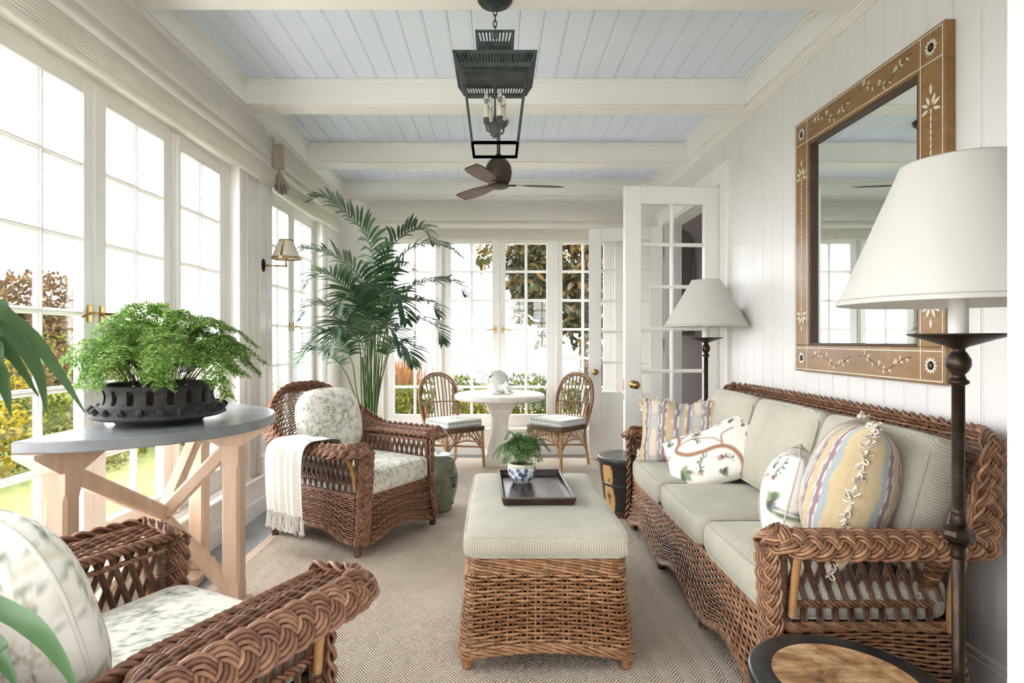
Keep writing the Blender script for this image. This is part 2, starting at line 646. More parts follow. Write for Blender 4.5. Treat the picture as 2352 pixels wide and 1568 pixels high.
def struct(name, loc=(0, 0, 0), rotz=0.0):
    o = bpy.data.objects.new(name, None)
    o.empty_display_size = 0.1
    COL.objects.link(o)
    o.location = loc
    o.rotation_euler = (0, 0, rotz)
    o['kind'] = 'structure'
    return o


def at(x, y, Y):
    """world point that lies at distance Y and appears at pixel x, y"""
    return np.array(((x - VPX) * Y / F_PX, Y, EYE - (y - VPY) * Y / F_PX))


def sstep(x, a=0.0, b=1.0):
    t = np.clip((np.asarray(x, float) - a) / (b - a), 0, 1)
    return t * t * (3 - 2 * t)


def bez(pts, n):
    """smooth curve through points (Catmull-Rom)"""
    P = np.array(pts, float)
    P = np.vstack([2 * P[0] - P[1], P, 2 * P[-1] - P[-2]])
    segs = len(P) - 3
    t = np.linspace(0, segs, n)
    i = np.minimum(t.astype(int), segs - 1)
    u = (t - i)[:, None]
    p0, p1, p2, p3 = P[i], P[i + 1], P[i + 2], P[i + 3]
    return 0.5 * ((2 * p1) + (-p0 + p2) * u + (2 * p0 - 5 * p1 + 4 * p2 - p3) * u ** 2 + (-p0 + 3 * p1 - 3 * p2 + p3) * u ** 3)


def resample(P, n):
    P = np.asarray(P, float)
    d = np.concatenate([[0], np.cumsum(np.linalg.norm(np.diff(P, axis=0), axis=1))])
    s = np.linspace(0, d[-1], n)
    return np.stack([np.interp(s, d, P[:, k]) for k in range(P.shape[1])], -1), d[-1]


def frames(P, hint):
    T = np.gradient(P, axis=0)
    T /= np.linalg.norm(T, axis=1, keepdims=True) + 1e-12
    N = np.broadcast_to(np.asarray(hint, float), P.shape).copy()
    bad = np.abs((T * N).sum(1)) > 0.98
    N[bad] = np.array((0.2, 0.3, 0.93))
    N = N - T * (T * N).sum(1, keepdims=True)
    N /= np.linalg.norm(N, axis=1, keepdims=True) + 1e-12
    return T, N, np.cross(T, N)


# ------------------------------------------------------------------ wickerwork

def surf_norm(S, U, V, sgn=1.0):
    e = 1e-3
    P = S(U, V)
    du = S(np.clip(U + e, 0, 1), V) - S(np.clip(U - e, 0, 1), V)
    dv = S(U, np.clip(V + e, 0, 1)) - S(U, np.clip(V - e, 0, 1))
    N = np.cross(du, dv) * sgn
    N /= np.linalg.norm(N, axis=-1, keepdims=True) + 1e-12
    return P, N


def weave(mb, S, nrow, nst, r, amp, sgn=1.0, spp=4, stake_r=None, ns=5, v0=0.0, v1=1.0, double=False):
    """rows of canes going in front of and behind upright stakes"""
    U, I = np.meshgrid(np.linspace(0, 1, nst * spp + 1), np.arange(nrow))
    Vv = v0 + (v1 - v0) * (I + 0.5) / nrow
    P, N = surf_norm(S, U, Vv, sgn)
    P = P + N * (amp * np.cos(PI * nst * U + PI * (I % 2)))[..., None]
    mb.tubes(P, r, N, ns)
    if stake_r:
        us = np.arange(nst) / nst + 0.5 / nst * 0
        us = (np.arange(nst) + 0.5) / nst
        vv = np.linspace(v0, v1, 7)
        for off in ((-0.75, 0.75) if double else (0,)):
            U, V2 = np.meshgrid(us + off * stake_r * 1.5, vv, indexing='ij')
            P, N = surf_norm(S, np.clip(U, 0, 1), V2, sgn)
            mb.tubes(P, stake_r, N, 4)


def braid(mb, path, width, thick, r, pitch, hint=(0, 0, 1), canes=3, n=None, flip=0):
    """flat three-ply plait, every ply a bundle of canes"""
    L = np.linalg.norm(np.diff(np.asarray(path), axis=0), axis=1).sum()
    n = n or max(12, int(L / pitch * 11))
    P, L = resample(path, n)
    T, N, B = frames(P, hint)
    s = np.linspace(0, L, n)
    out, nn = [], []
    for k in range(3):
        ph = 2 * PI * s / pitch + 2 * PI * k / 3 + flip
        lat = width * 0.5 * np.sin(ph)
        ver = thick * 0.5 * np.sin(2 * ph)
        slope = np.cos(ph)
        for j in range(canes):
            o = (j - (canes - 1) / 2) * r * 1.9
            out.append(P + B * (lat + o)[:, None] + N * (ver - 0.25 * thick * (abs(o) / (r * canes)) ** 2)[:, None] - T * (slope * o * 0.5)[:, None])
            nn.append(N)
    mb.tubes(np.array(out), r, np.array(nn), 5)


def twist(mb, path, R, r, pitch, k=3, hint=(0, 0, 1)):
    L = np.linalg.norm(np.diff(np.asarray(path), axis=0), axis=1).sum()
    n = max(10, int(L / pitch * 9))
    P, L = resample(path, n)
    T, N, B = frames(P, hint)
    s = np.linspace(0, L, n)
    out = []
    for i in range(k):
        a = 2 * PI * s / pitch + 2 * PI * i / k
        out.append(P + R * (np.cos(a)[:, None] * N + np.sin(a)[:, None] * B))
    mb.tubes(np.array(out), r, None, 5, hint=(0.2, 0.1, 0.97))


def rbox(mb, hx, hy, hz, r, crown=0.0, bulge=0.0, n=16, nz=6, c=(0, 0, 0), col=None, puff=0.0):
    """upholstered box cushion: rounded edges, domed top and bottom"""
    def axis(h, m):
        t = np.linspace(-1, 1, m)
        return np.sign(t) * (1 - (1 - np.abs(t)) ** 1.6) * h
    xs, ys, zs = axis(hx, n), axis(hy, n), axis(hz, nz)

    def shape(P):
        q = np.clip(P, [-(hx - r), -(hy - r), -(hz - r)], [hx - r, hy - r, hz - r])
        d = P - q
        L = np.linalg.norm(d, axis=-1, keepdims=True)
        P = np.where(L > 1e-9, q + d / np.maximum(L, 1e-9) * np.minimum(r, L * 9), P)
        fx, fy, fz = P[..., 0] / hx, P[..., 1] / hy, P[..., 2] / hz
        dome = (1 - np.clip(np.abs(fx), 0, 1) ** 2.4) * (1 - np.clip(np.abs(fy), 0, 1) ** 2.4)
        P = P.copy()
        P[..., 2] += fz * crown * dome
        P[..., 0] += fx * np.abs(fx) ** 3 * bulge * (1 - fy ** 2) * (1 - 0.5 * fz ** 2)
        P[..., 1] += fy * np.abs(fy) ** 3 * bulge * (1 - fx ** 2) * (1 - 0.5 * fz ** 2)
        return P
    for ax in range(3):
        for s in (-1, 1):
            if ax == 2:
                A, Bq = np.meshgrid(xs, ys, indexing='ij')
                P = np.stack([A, Bq, np.full_like(A, s * hz)], -1)
                fl = s < 0
            elif ax == 0:
                A, Bq = np.meshgrid(ys, zs, indexing='ij')
                P = np.stack([np.full_like(A, s * hx), A, Bq], -1)
                fl = s < 0
            else:
                A, Bq = np.meshgrid(xs, zs, indexing='ij')
                P = np.stack([A, np.full_like(A, s * hy), Bq], -1)
                fl = s > 0
            P = shape(P)
            cc = col(P) if col is not None else None
            mb.grid(P + np.array(c), flip=fl, col=cc)
    return shape


def rrect(hx, hy, r, n=6):
    """rounded rectangle outline, counter-clockwise"""
    out = []
    for cx, cy, a0 in ((hx - r, hy - r, 0), (-hx + r, hy - r, PI / 2), (-hx + r, -hy + r, PI), (hx - r, -hy + r, 1.5 * PI)):
        for k in range(n + 1):
            a = a0 + PI / 2 * k / n
            out.append((cx + r * math.cos(a), cy + r * math.sin(a)))
    return np.array(out)


def densify(P, closed=True, step=0.03):
    P = np.asarray(P, float)
    if closed:
        P = np.vstack([P, P[:1]])
    out, L = resample(P, max(8, int(np.linalg.norm(np.diff(P, axis=0), axis=1).sum() / step)))
    return out[:-1] if closed else out


# ------------------------------------------------------------------ prints (colour per vertex)

class Print:
    def __init__(self, base):
        self.base = np.array(lin(base))
        self.items = []

    def ell(self, cx, cy, rx, ry, ang, col, a=1.0, soft=0.25):
        self.items.append(('e', cx, cy, rx, ry, ang, np.array(lin(col)), a, soft))

    def line(self, pts, w, col, a=1.0, edge=None):
        self.items.append(('l', np.array(pts, float), w, np.array(lin(col)), a, None if edge is None else np.array(lin(edge))))

    def __call__(self, x, y):
        x, y = np.asarray(x, float), np.asarray(y, float)
        C = np.broadcast_to(self.base, x.shape + (3,)).copy()
        for it in self.items:
            if it[0] == 'e':
                _, cx, cy, rx, ry, ang, col, a, soft = it
                dx, dy = x - cx, y - cy
                R = max(rx, ry) * 1.3
                m = (np.abs(dx) < R) & (np.abs(dy) < R)
                if not m.any():
                    continue
                c, s = math.cos(ang), math.sin(ang)
                px, py = (dx[m] * c + dy[m] * s) / rx, (-dx[m] * s + dy[m] * c) / ry
                d = np.sqrt(px ** 2 + py ** 2)
                k = np.clip((1 - d) / soft, 0, 1) * a
                C[m] = C[m] * (1 - k[:, None]) + col * k[:, None]
            else:
                _, pts, w, col, a, edge = it
                lo, hi = pts.min(0) - w, pts.max(0) + w
                m = (x > lo[0]) & (x < hi[0]) & (y > lo[1]) & (y < hi[1])
                if not m.any():
                    continue
                q = np.stack([x[m], y[m]], -1)
                best = np.full(len(q), 1e9)
                for p0, p1 in zip(pts[:-1], pts[1:]):
                    d = p1 - p0
                    t = np.clip(((q - p0) @ d) / (d @ d + 1e-12), 0, 1)
                    best = np.minimum(best, np.linalg.norm(q - p0 - t[:, None] * d, axis=1))
                k = np.clip((w / 2 - best) / (0.3 * w), 0, 1) * a
                if edge is not None:
                    e = np.clip((best - 0.28 * w) / (0.15 * w), 0, 1)[:, None]
                    cc = col * (1 - e) + edge * e
                else:
                    cc = col
                C[m] = C[m] * (1 - k[:, None]) + cc * k[:, None]
        return C
# ================================================================== the setting
XL, XR, YF, YB = -1.72, 1.70, 6.36, -2.1       # wall faces
ZC = 2.975                                     # planked ceiling
ZS = 2.81                                      # underside of beams


def smesh(mb, name, mat):
    o = mb.build(name, mat)
    o['kind'] = 'structure'
    return o


# ---- floor: slate tiles on a bed
fl = smesh(MB().box((-2.0, -2.4, -0.12), (2.0, 6.7, -0.006)), 'floor', 'grout')
ts = 0.45
tile_me = MB().box((0.0025, 0.0025, -0.02), (ts - 0.0025, ts - 0.0025, 0.0), 0.002).mesh('tile')
tile_me.materials.append(MATS['slate'])
for i in range(8):
    for j in range(19):
        x, y = -1.86 + i * ts, 6.42 - (j + 1) * ts
        link('tile', tile_me, fl, (x, y, 0.0))

# ---- windows


def sash(parent, u0, u1, sl, sr, z0=0.30, z1=2.38, g0=0.425, g1=2.305, rows=6, cols=2, handle=0, name='sash', thick=0.046, panel=None):
    mb = MB()
    h = thick / 2
    mb.box((u0, -h, z0), (u0 + sl, h, z1), 0.004)
    mb.box((u1 - sr, -h, z0), (u1, h, z1), 0.004)
    a, b = u0 + sl, u1 - sr
    mb.box((a, -h, z0), (b, h, g0), 0.004)
    mb.box((a, -h, g1), (b, h, z1), 0.004)
    mw = 0.028
    pw = (b - a - (cols - 1) * mw) / cols
    ph = (g1 - g0 - (rows - 1) * mw) / rows
    for c in range(1, cols):
        x = a + c * pw + (c - 1) * mw
        mb.box((x, -0.015, g0), (x + mw, 0.007, g1), 0.004)
        mb.box((x + 0.008, -h, g0), (x + mw - 0.008, 0.011, g1), 0.003)
    for r in range(1, rows):
        z = g0 + r * ph + (r - 1) * mw
        mb.box((a, -0.0145, z), (b, 0.0065, z + mw), 0.004)
        mb.box((a, -h + .0005, z + 0.008), (b, 0.0105, z + mw - 0.008), 0.003)
    # glazing bead round each light
    o = mb.build(name, 'paint_trim', parent)
    key = (round(pw, 3), round(ph, 3))
    if key not in PANES:
        me = MB().box((0, -0.002, 0), (pw, 0.002, ph)).mesh('pane')
        me.materials.append(MATS['glass_pane'])
        PANES[key] = me
    for c in range(cols):
        for r in range(rows):
            link('pane', PANES[key], o, (a + c * (pw + mw), 0, g0 + r * (ph + mw)))
    if handle:
        hb = MB()
        x = u1 - sr * 0.52 if handle < 0 else u0 + sl * 0.52
        hb.box((x - 0.013, -h - 0.006, 1.325), (x + 0.013, -h, 1.40), 0.002)
        hb.tubes(np.array([(x, -h - 0.004, 1.365), (x, -h - 0.040, 1.365)]), 0.006, ns=8)
        hb.tubes(bez([(x, -h - 0.040, 1.365), (x + handle * 0.03, -h - 0.044, 1.366), (x + handle * 0.075, -h - 0.040, 1.355), (x + handle * 0.095, -h - 0.036, 1.345)], 9), 0.006, ns=8)
        hb.build('lever_handle', 'brass', o)
    return o


PANES = {}


def window_unit(name, loc, rotz, full=True):
    """local x along the wall, local y outwards, glass at y = 0"""
    w = struct(name, loc, rotz)
    hw = 1.235 if full else 0.605
    fr = MB()
    fr.box((-hw - 0.02, -0.075, 0.285), (hw + 0.02, 0.09, 0.30), 0.003)
    fr.box((-hw, -0.02, 2.38), (hw, 0.07, 2.40))
    for s in (-1, 1):
        fr.box((s * hw, -0.03, 0.30), (s * (hw + 0.03), 0.08, 2.40), 0.003)
        if full:
            fr.box((s * 0.605, -0.035, 0.30), (s * 0.66, 0.06, 2.38), 0.004)
            fr.box((s * 0.622, -0.050, 0.30), (s * 0.643, -0.03, 2.38), 0.004)
    fr.box((-0.012, -0.030, 0.30), (0.012, -0.02, 2.38), 0.003)
    fr.build('window_frame', 'paint_trim', w)
    sash(w, -0.605, -0.001, 0.078, 0.073, handle=-1)
    sash(w, 0.001, 0.605, 0.073, 0.078, handle=1)
    if full:
        sash(w, -1.235, -0.66, 0.080, 0.040)
        sash(w, 0.66, 1.235, 0.040, 0.080)
    # casing on the room side
    cs = MB()
    d = -0.085
    for s in (-1, 1):
        cs.box((s * (hw + 0.028), d - 0.018, 0.30), (s * (hw + 0.12), d + 0.012, 2.40), 0.004)
        cs.box((s * (hw + 0.125), d - 0.026, 0.30), (s * (hw + 0.142), d + 0.012, 2.40), 0.004)
        cs.box((s * (hw + 0.148), d - 0.016, 0.30), (s * (hw + 0.158), d + 0.012, 2.40), 0.003)
    cs.box((-hw - 0.12, d - 0.018, 2.40), (hw + 0.12, d + 0.012, 2.47), 0.004)
    cs.build('casing', 'paint_trim', w)
    return w


window_unit('window_1', (-1.80, 2.577, 0), PI / 2)
window_unit('window_2', (-1.80, 5.03, 0), PI / 2, full=False)
window_unit('window_3', (0.014, 6.45, 0), 0.0)
window_unit('fill_window_left', (-1.80, -0.55, 0), PI / 2)  # unseen window behind the camera, added to light the near room
window_unit('fill_window_near', (0.85, -2.19, 0), PI, full=False)  # unseen window, added and placed for fill light

# ---- walls (built round their openings)
OP = [(-1.785, 0.685), (1.342, 3.812), (4.425, 5.635)]
wl = MB()
ys = [YB - 0.1]
for a, b in OP:
    wl.box((XL, ys[-1], 0.0), (-1.92, a - 0.03, ZC + 0.1))
    wl.box((XL - .0005, a - 0.03, 0.0), (-1.92, b + 0.03, 0.285))
    wl.box((XL - .0005, a - 0.03, 2.40), (-1.92, b + 0.03, ZC + 0.1))
    ys.append(b + 0.03)
wl.box((XL, ys[-1], 0.0), (-1.92, YF + 0.2, ZC + 0.1))
wall_left = smesh(wl, 'wall_left', 'paint_white')


def panel_base(parent, pts_fn, L, face, mat='paint_white'):
    pass


# base panelling under the left windows with sill board, skirting and pilaster plinths
pb = MB()
pb.box((XL - 0.01, YB, 0.0), (-1.695, YF, 0.262), 0.002)
pb.build('base_panel', 'paint_white', wall_left)
pb = MB()
pb.box((XL - 0.05, YB, 0.262), (-1.672, YF, 0.288), 0.006)
pb.box((XL, YB, 0.240), (-1.684, YF, 0.262), 0.004)
pb.build('sill_board', 'paint_trim', wall_left)
bl = MB()
bl.box((XL, YB, 0.0), (-1.690, YF, 0.118), 0.003)
bl.box((XL, YB, 0.118), (-1.693, YF, 0.130), 0.003)
smesh(bl, 'baseboard_left', 'paint_white')
for (a, b) in ((4.155, 4.265), (5.80, 5.90)):
    pl = MB()
    pl.box((XL - 0.01, a, 0.29), (-1.690, b, 2.76), 0.004)
    for k in range(3):
        y = a - 0.075 + k * 0.022
        pl.box((XL - 0.01, y, 0.29), (-1.708, y + 0.010, 2.76), 0.003)
    pl.box((XL - 0.01, a - 0.012, 0.29), (-1.676, b + 0.012, 0.40), 0.006)
    pl.box((XL - 0.01, a - 0.018, 0.40), (-1.670, b + 0.018, 0.425), 0.006)
    pl.build('pilaster', 'paint_trim', wall_left)

wf = MB()
for x0, x1, z0, z1 in ((-2.0, -1.251, 0, ZC + .1), (1.279, 2.0, 0, ZC + .1), (-1.251, 1.279, 0, 0.285), (-1.251, 1.279, 2.40, ZC + .1)):
    wf.box((x0, YF, z0), (x1, 6.57, z1))
wall_far = smesh(wf, 'wall_far', 'paint_white')
pb = MB()
pb.box((XL, 6.335, 0), (XR, YF + .01, 0.262), 0.002)
pb.build('base_panel', 'paint_white', wall_far)
pb = MB()
pb.box((XL, 6.312, 0.262), (XR, YF + .05, 0.288), 0.006)
pb.box((XL, 6.324, 0.240), (XR, YF, 0.262), 0.004)
pb.build('sill_board', 'paint_trim', wall_far)
bl = MB()
bl.box((XL, 6.330, 0), (XR, YF, 0.118), 0.003)
bl.box((XL, 6.333, 0.118), (XR, YF, 0.130), 0.003)
smesh(bl, 'baseboard_far', 'paint_white')

wn = MB()
for x0, x1, z0, z1 in ((-2.0, 0.215, 0, ZC + .1), (1.485, 2.0, 0, ZC + .1), (0.215, 1.485, 0, 0.285), (0.215, 1.485, 2.40, ZC + .1)):
    wn.box((x0, YB, z0), (x1, -2.31, z1))
smesh(wn, 'wall_near', 'paint_white')

# right wall: vertical beaded boards, pair of glazed doors
wr = MB()
DO0, DO1, DZ = 4.45, 5.95, 2.42
wr.box((XR + 0.012, YB - .1, 0), (1.86, DO0, ZC + .1))
wr.box((XR + 0.012, DO1, 0), (1.86, 6.57, ZC + .1))
wr.box((XR + 0.012, DO0, DZ), (1.86, DO1, ZC + .1))
wall_right = smesh(wr, 'wall_right', 'paint_wall')


def board_mesh(L, w=0.130):
    """beaded board: local x = width, z = length, face at y = 0"""
    g = 0.0011
    prof = [(g, 0.010), (g, 0.001), (g + .001, 0.0), (0.1170, 0.0), (0.1182, 0.0022), (0.1194, 0.0), (w - g - .001, 0.0), (w - g, 0.001), (w - g, 0.010)]
    P = np.array([[(x, y, 0) for x, y in prof], [(x, y, L) for x, y in prof]])
    mb = MB().grid(P, smooth=False, flip=False)
    m = mb.mesh('board')
    return m


bm_full = board_mesh(2.70)
bm_full.materials.append(MATS['paint_wall'])
bm_top = board_mesh(2.765 - 2.56)
bm_top.materials.append(MATS['paint_wall'])
y = 4.262 - 0.13 * 25
while y < 6.30:
    if y + 0.13 <= 4.28 or y >= 6.08:
        link('board', bm_full, wall_right, (XR, y, 0.08), (0, 0, PI / 2)).scale = (1, -1, 1)
    else:
        link('board', bm_top, wall_right, (XR, y, 2.56), (0, 0, PI / 2)).scale = (1, -1, 1)
    y += 0.13
br = MB()
for a, b in ((0.75, 4.27), (6.08, YF)):
    br.box((XR - 0.018, a, 0), (XR + .02, b, 0.13), 0.003)
    br.box((XR - 0.012, a, 0.13), (XR + .02, b, 0.155), 0.005)
smesh(br, 'baseboard_right', 'paint_white')
dc = MB()
for a, b, s in ((4.262, 4.42, 1), (5.98, 6.10, -1)):
    dc.box((XR - 0.020, a, 0), (XR + .02, b, 2.545), 0.004)
    dc.box((XR - 0.030, a - .004 if s > 0 else b - .03, 0), (XR + .019, a + .03 if s > 0 else b + .004, 2.529), 0.005)
dc.box((XR - 0.0195, 4.424, 2.434), (XR + .018, 5.976, 2.5445), 0.004)
dc.box((XR - 0.032, 4.25, 2.53), (XR + .02, 6.11, 2.565), 0.005)
dc.box((XR + .002, 4.421, 0), (1.88, 4.446, 2.433), 0.002)
dc.box((XR + .002, 5.954, 0), (1.88, 5.979, 2.433), 0.002)
dc.box((XR + .001, 4.447, 2.415), (1.879, 5.953, 2.4295), 0.002)
trim = smesh(dc, 'trim_1', 'paint_trim')

# doors


def french_door(name, hinge, ang, knob_side):
    d = struct(name, (hinge[0], hinge[1], 0), ang)
    w, H = 0.745, 2.405
    leaf = sash(d, 0.0, w, 0.128, 0.128, 0.012, H, 0.71, 2.273, rows=5, name='door_leaf', thick=0.044)
    pn = MB()
    for s in (-1, 1):
        pn.box((0.15, s * 0.018, 0.20), (w - 0.15, s * 0.026, 0.60), 0.006)
        pn.box((0.175, s * 0.02, 0.225), (w - 0.175, s * 0.030, 0.575), 0.008)
    pn.build('door_panel', 'paint_trim', d)
    kb = MB()
    for s in (-1, 1):
        kb.lathe([(0.0, 0.078), (0.018, 0.077), (0.028, 0.070), (0.031, 0.058), (0.026, 0.046), (0.012, 0.038), (0.011, 0.008), (0.030, 0.006), (0.032, 0.0)], 20)
        V = kb.V[-1]
        kb.V[-1] = np.stack([V[:, 0] + w - 0.066, s * (V[:, 2] + 0.022), V[:, 1] + 0.915], -1)
    kb.build('door_knob', 'brass', d)
    lt = MB().box((w - .001, -0.012, 0.87), (w + 0.002, 0.012, 0.96), 0.001).box((w - .001, -0.009, 0.80), (w + 0.0015, 0.009, 0.84), 0.001)
    lt.build('latch_plate', 'brass', d)
    for z in (0.30, 1.15, 2.10):
        hb = MB()
        hb.tubes(np.array([(0.002, knob_side * 0.026, z), (0.002, knob_side * 0.026, z + 0.11)]), 0.008, ns=10)
        hb.box((-0.002, -0.02, z), (0.001, 0.02, z + 0.11))
        hb.build('hinge', 'brass', d)
    return d


french_door('door_1', (1.692, 4.452), math.atan2(4.388 - 4.452, 0.956 - 1.692), 1)
french_door('door_2', (1.684, 5.945), math.atan2(6.10 - 5.945, 0.968 - 1.684), -1)

# hall beyond the doors
hl = MB()
hl.box((3.3, 3.2, 0), (3.4, 7.2, 2.9))
hl.box((1.86, 3.1, 0), (3.4, 3.2, 2.9))
hl.box((1.86, 7.1, 0), (3.4, 7.2, 2.9))
hl.box((1.86, 3.1, 2.8), (3.4, 7.2, 2.9))
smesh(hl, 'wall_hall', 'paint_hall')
hf = MB().box((1.86, 3.1, -0.1), (3.4, 7.2, -0.004))
smesh(hf, 'floor_hall', 'slate')
hb = MB().box((3.28, 3.2, 0), (3.3, 7.1, 0.14), 0.004).box((3.285, 3.2, 0.84), (3.3, 7.1, 0.90), 0.004)
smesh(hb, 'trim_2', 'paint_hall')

# ---- ceiling: planks in bays between beams
cl = smesh(MB().box((-2.0, -2.4, ZC + 0.012), (2.0, 6.7, ZC + 0.1)), 'ceiling', 'paint_ceiling_blue')
BEAMS = [(-1.27, -1.08), (0.01, 0.20), (1.29, 1.48), (2.575, 2.757), (3.86, 4.03), (5.107, 5.32)]
BAYS = [(YB, -1.27)] + [(BEAMS[i][1], BEAMS[i + 1][0]) for i in range(len(BEAMS) - 1)] + [(5.32, 6.30)]
XSL, XSR = -1.662, 1.642
for (a, b) in BAYS:
    me = board_mesh(b - a)
    me.materials.append(MATS['paint_ceiling_blue'])
    x = -1.70
    while x < 1.66:
        # lay the board flat, face down, length along Y
        o = link('plank', me, cl, (x, a, ZC), (-PI / 2, 0, 0))
        o.scale = (1, -1, 1)
        x += 0.130
for (a, b) in BEAMS:
    mb = MB()
    mb.box((XL, a, ZS), (XR + .01, b, ZC + 0.01), 0.003)
    mb.box((XL, a + 0.008, ZS - 0.008), (XR, b - 0.008, ZS), 0.003)
    mb.box((XSL, a - 0.012, ZC - 0.030), (XSR, a, ZC), 0.004)
    mb.box((XSL, b, ZC - 0.030), (XSR, b + 0.012, ZC), 0.004)
    mb.build('beam', 'paint_trim', cl)
# perimeter boxing and cornice
pm = MB()
pm.box((XL - .05, YB, ZS), (XSL, YF, ZC + .01), 0.003)
pm.box((XSR, YB, ZS), (XR + .05, YF, ZC + .01), 0.003)
pm.box((XL, 6.30, ZS), (XR, YF + .05, ZC + .01), 0.003)
pm.box((XL, YB - .05, ZS), (XR, YB + .06, ZC + .01), 0.003)
pm.build('perimeter_beam', 'paint_trim', cl)
for i, (a, b) in enumerate(BAYS):
    cm = MB()
    for k, (zt, p) in enumerate(((0.0, 0.022), (-0.018, 0.014), (-0.034, 0.006))):
        z0, z1 = ZC + zt - 0.016, ZC + zt
        cm.box((XSL, a, z0), (XSL + p, b, z1), 0.002)
        cm.box((XSR - p, a, z0), (XSR, b, z1), 0.002)
        if i == len(BAYS) - 1:
            cm.box((XSL, b - p, z0), (XSR, b, z1), 0.002)
    cm.box((XSL, a, ZS - .004), (XSL + 0.006, b, ZS + 0.012), 0.002)
    cm.box((XSR - 0.006, a, ZS - .004), (XSR, b, ZS + 0.012), 0.002)
    if i == len(BAYS) - 1:
        cm.box((XSL, b - .006, ZS - .004), (XSR, b, ZS + 0.012), 0.002)
    cm.build('bay_moulding', 'paint_trim', cl)
cr = MB()
for k, (z0, z1, p) in enumerate(((2.762, 2.772, 0.018), (2.772, 2.785, 0.028), (2.785, 2.80, 0.036), (2.80, ZS, 0.046))):
    cr.box((XL - .02, YB, z0), (XL + p, YF, z1), 0.003)
    cr.box((XR - p, YB, z0), (XR + .02, YF, z1), 0.003)
    cr.box((XL, YF - p, z0), (XR, YF + .02, z1), 0.003)
smesh(cr, 'trim_3', 'paint_trim')

# return of the near wall at the right edge of the view
rt = MB()
rt.box((1.015, 1.02, 0), (XR + .05, 1.165, ZS), 0.003)
rt.box((1.050, 0.98, 0), (XR + .05, 1.02, ZS), 0.003)
smesh(rt, 'wall_return', 'paint_wall')

# ---- roman blinds


def roman_blind(name, label, L, loc, rotz, ends=True, seed=0):
    """local x along the wall, local y into the room, hangs from z = 0 downwards"""
    r = thing(name, label, 'blind', loc, rotz, 'linen roman blinds')
    prof = [(0.012, 0.0), (0.016, -0.07), (0.026, -0.16), (0.048, -0.212), (0.056, -0.224), (0.040, -0.232), (0.036, -0.25), (0.050, -0.285), (0.060, -0.300)]
    z = -0.300
    for k in range(9):
        prof += [(0.071 + 0.001 * k, z - 0.0015), (0.073 + 0.001 * k, z - 0.0105), (0.062 + 0.001 * k, z - 0.0135)]
        z -= 0.0145
    prof += [(0.066, z - 0.004), (0.050, z - 0.002)]
    prof = np.array(prof)
    n = 60
    xs = np.linspace(0, L, n)
    P = np.zeros((n, len(prof), 3))
    for i, x in enumerate(xs):
        e = min(x, L - x)
        sag = 0.010 * math.sin(x * 2.1 + seed) + 0.004 * math.sin(x * 7.3 + seed * 2)
        lift = 0.05 * math.exp(-(e / 0.06) ** 2)
        f = sstep(-prof[:, 1], 0.15, 0.42)
        P[i, :, 0] = x
        P[i, :, 1] = prof[:, 0] * (1 + 0.05 * math.sin(x * 3 + seed))
        P[i, :, 2] = prof[:, 1] + f * (sag * 0.4 + lift * 0.4)
    MB().grid(P).build('blind_cloth', 'linen_blind', r)
    MB().box((0.0, 0.0, -0.03), (L, 0.010, 0.0), 0.002).build('head_rail', 'linen_blind', r)
    return r


# left wall blinds: local y must point +X
b1 = roman_blind('roman_blind', 'long cream linen roman blind over the wide left-hand windows', 4.16 - 0.95, (XL + 0.05, 4.16, 2.762), -PI / 2, seed=1)
b2 = roman_blind('roman_blind', 'short cream linen roman blind in the left corner behind the palm', 5.93 - 4.33, (XL + 0.05, 5.93, 2.762), -PI / 2, seed=2)
b3 = roman_blind('roman_blind', 'cream linen roman blind across the far end windows', 2.86, (1.44, YF - 0.045, 2.745), PI, seed=3)
# gathered return of the corner blind: linen box end and fanned pleats, coloured as if in shade
rb = MB().box((1.585, 0.005, -0.245), (1.625, 0.085, -0.065), 0.004)
rb.build('linen_return', 'shaded_linen', b2)
fb = MB()
c0 = np.array((1.60, 0.05, -0.25))
for k in range(13):
    a = -1.15 + 2.0 * k / 12
    tip = c0 + np.array((0.014 * math.cos(k * 2.4), 0.075 * math.sin(a) * 0.9 + 0.02, -0.185 * math.cos(a * 0.8)))
    nrm = np.array((0.02, 0.0, 0))
    p = np.array([[c0 - nrm * .3, c0 + nrm * .3], [(c0 + tip) / 2 + (-.012, 0, .0), (c0 + tip) / 2 + (.012, .004, 0)], [tip - nrm, tip + nrm]])
    fb.grid(p)
    fb.tubes(np.array([c0, (c0 + tip) / 2 + (.012, .006, 0), tip]), 0.004, ns=5)
fb.build('pleat_fan', 'shaded_linen', b2)
# ================================================================== rug
rug = thing('area_rug', 'large herringbone sisal rug covering most of the room', 'rug', (0, 0, 0))
MB().box((-1.39, -1.2, 0.0), (1.30, 6.05, 0.011), 0.002).build('rug_field', 'sisal_herringbone', rug)
rbd = MB()
rbd.box((-1.45, -1.26, 0.0), (-1.39, 6.11, 0.0115), 0.002).box((1.30, -1.26, 0.0), (1.36, 6.11, 0.0115), 0.002)
rbd.box((-1.39, 6.05, 0.0), (1.30, 6.11, 0.0115), 0.002).box((-1.39, -1.26, 0.0), (1.30, -1.2, 0.0115), 0.002)
rbd.build('rug_binding', 'rug_binding', rug)
RZ = 0.0115
LSGN = 1.0


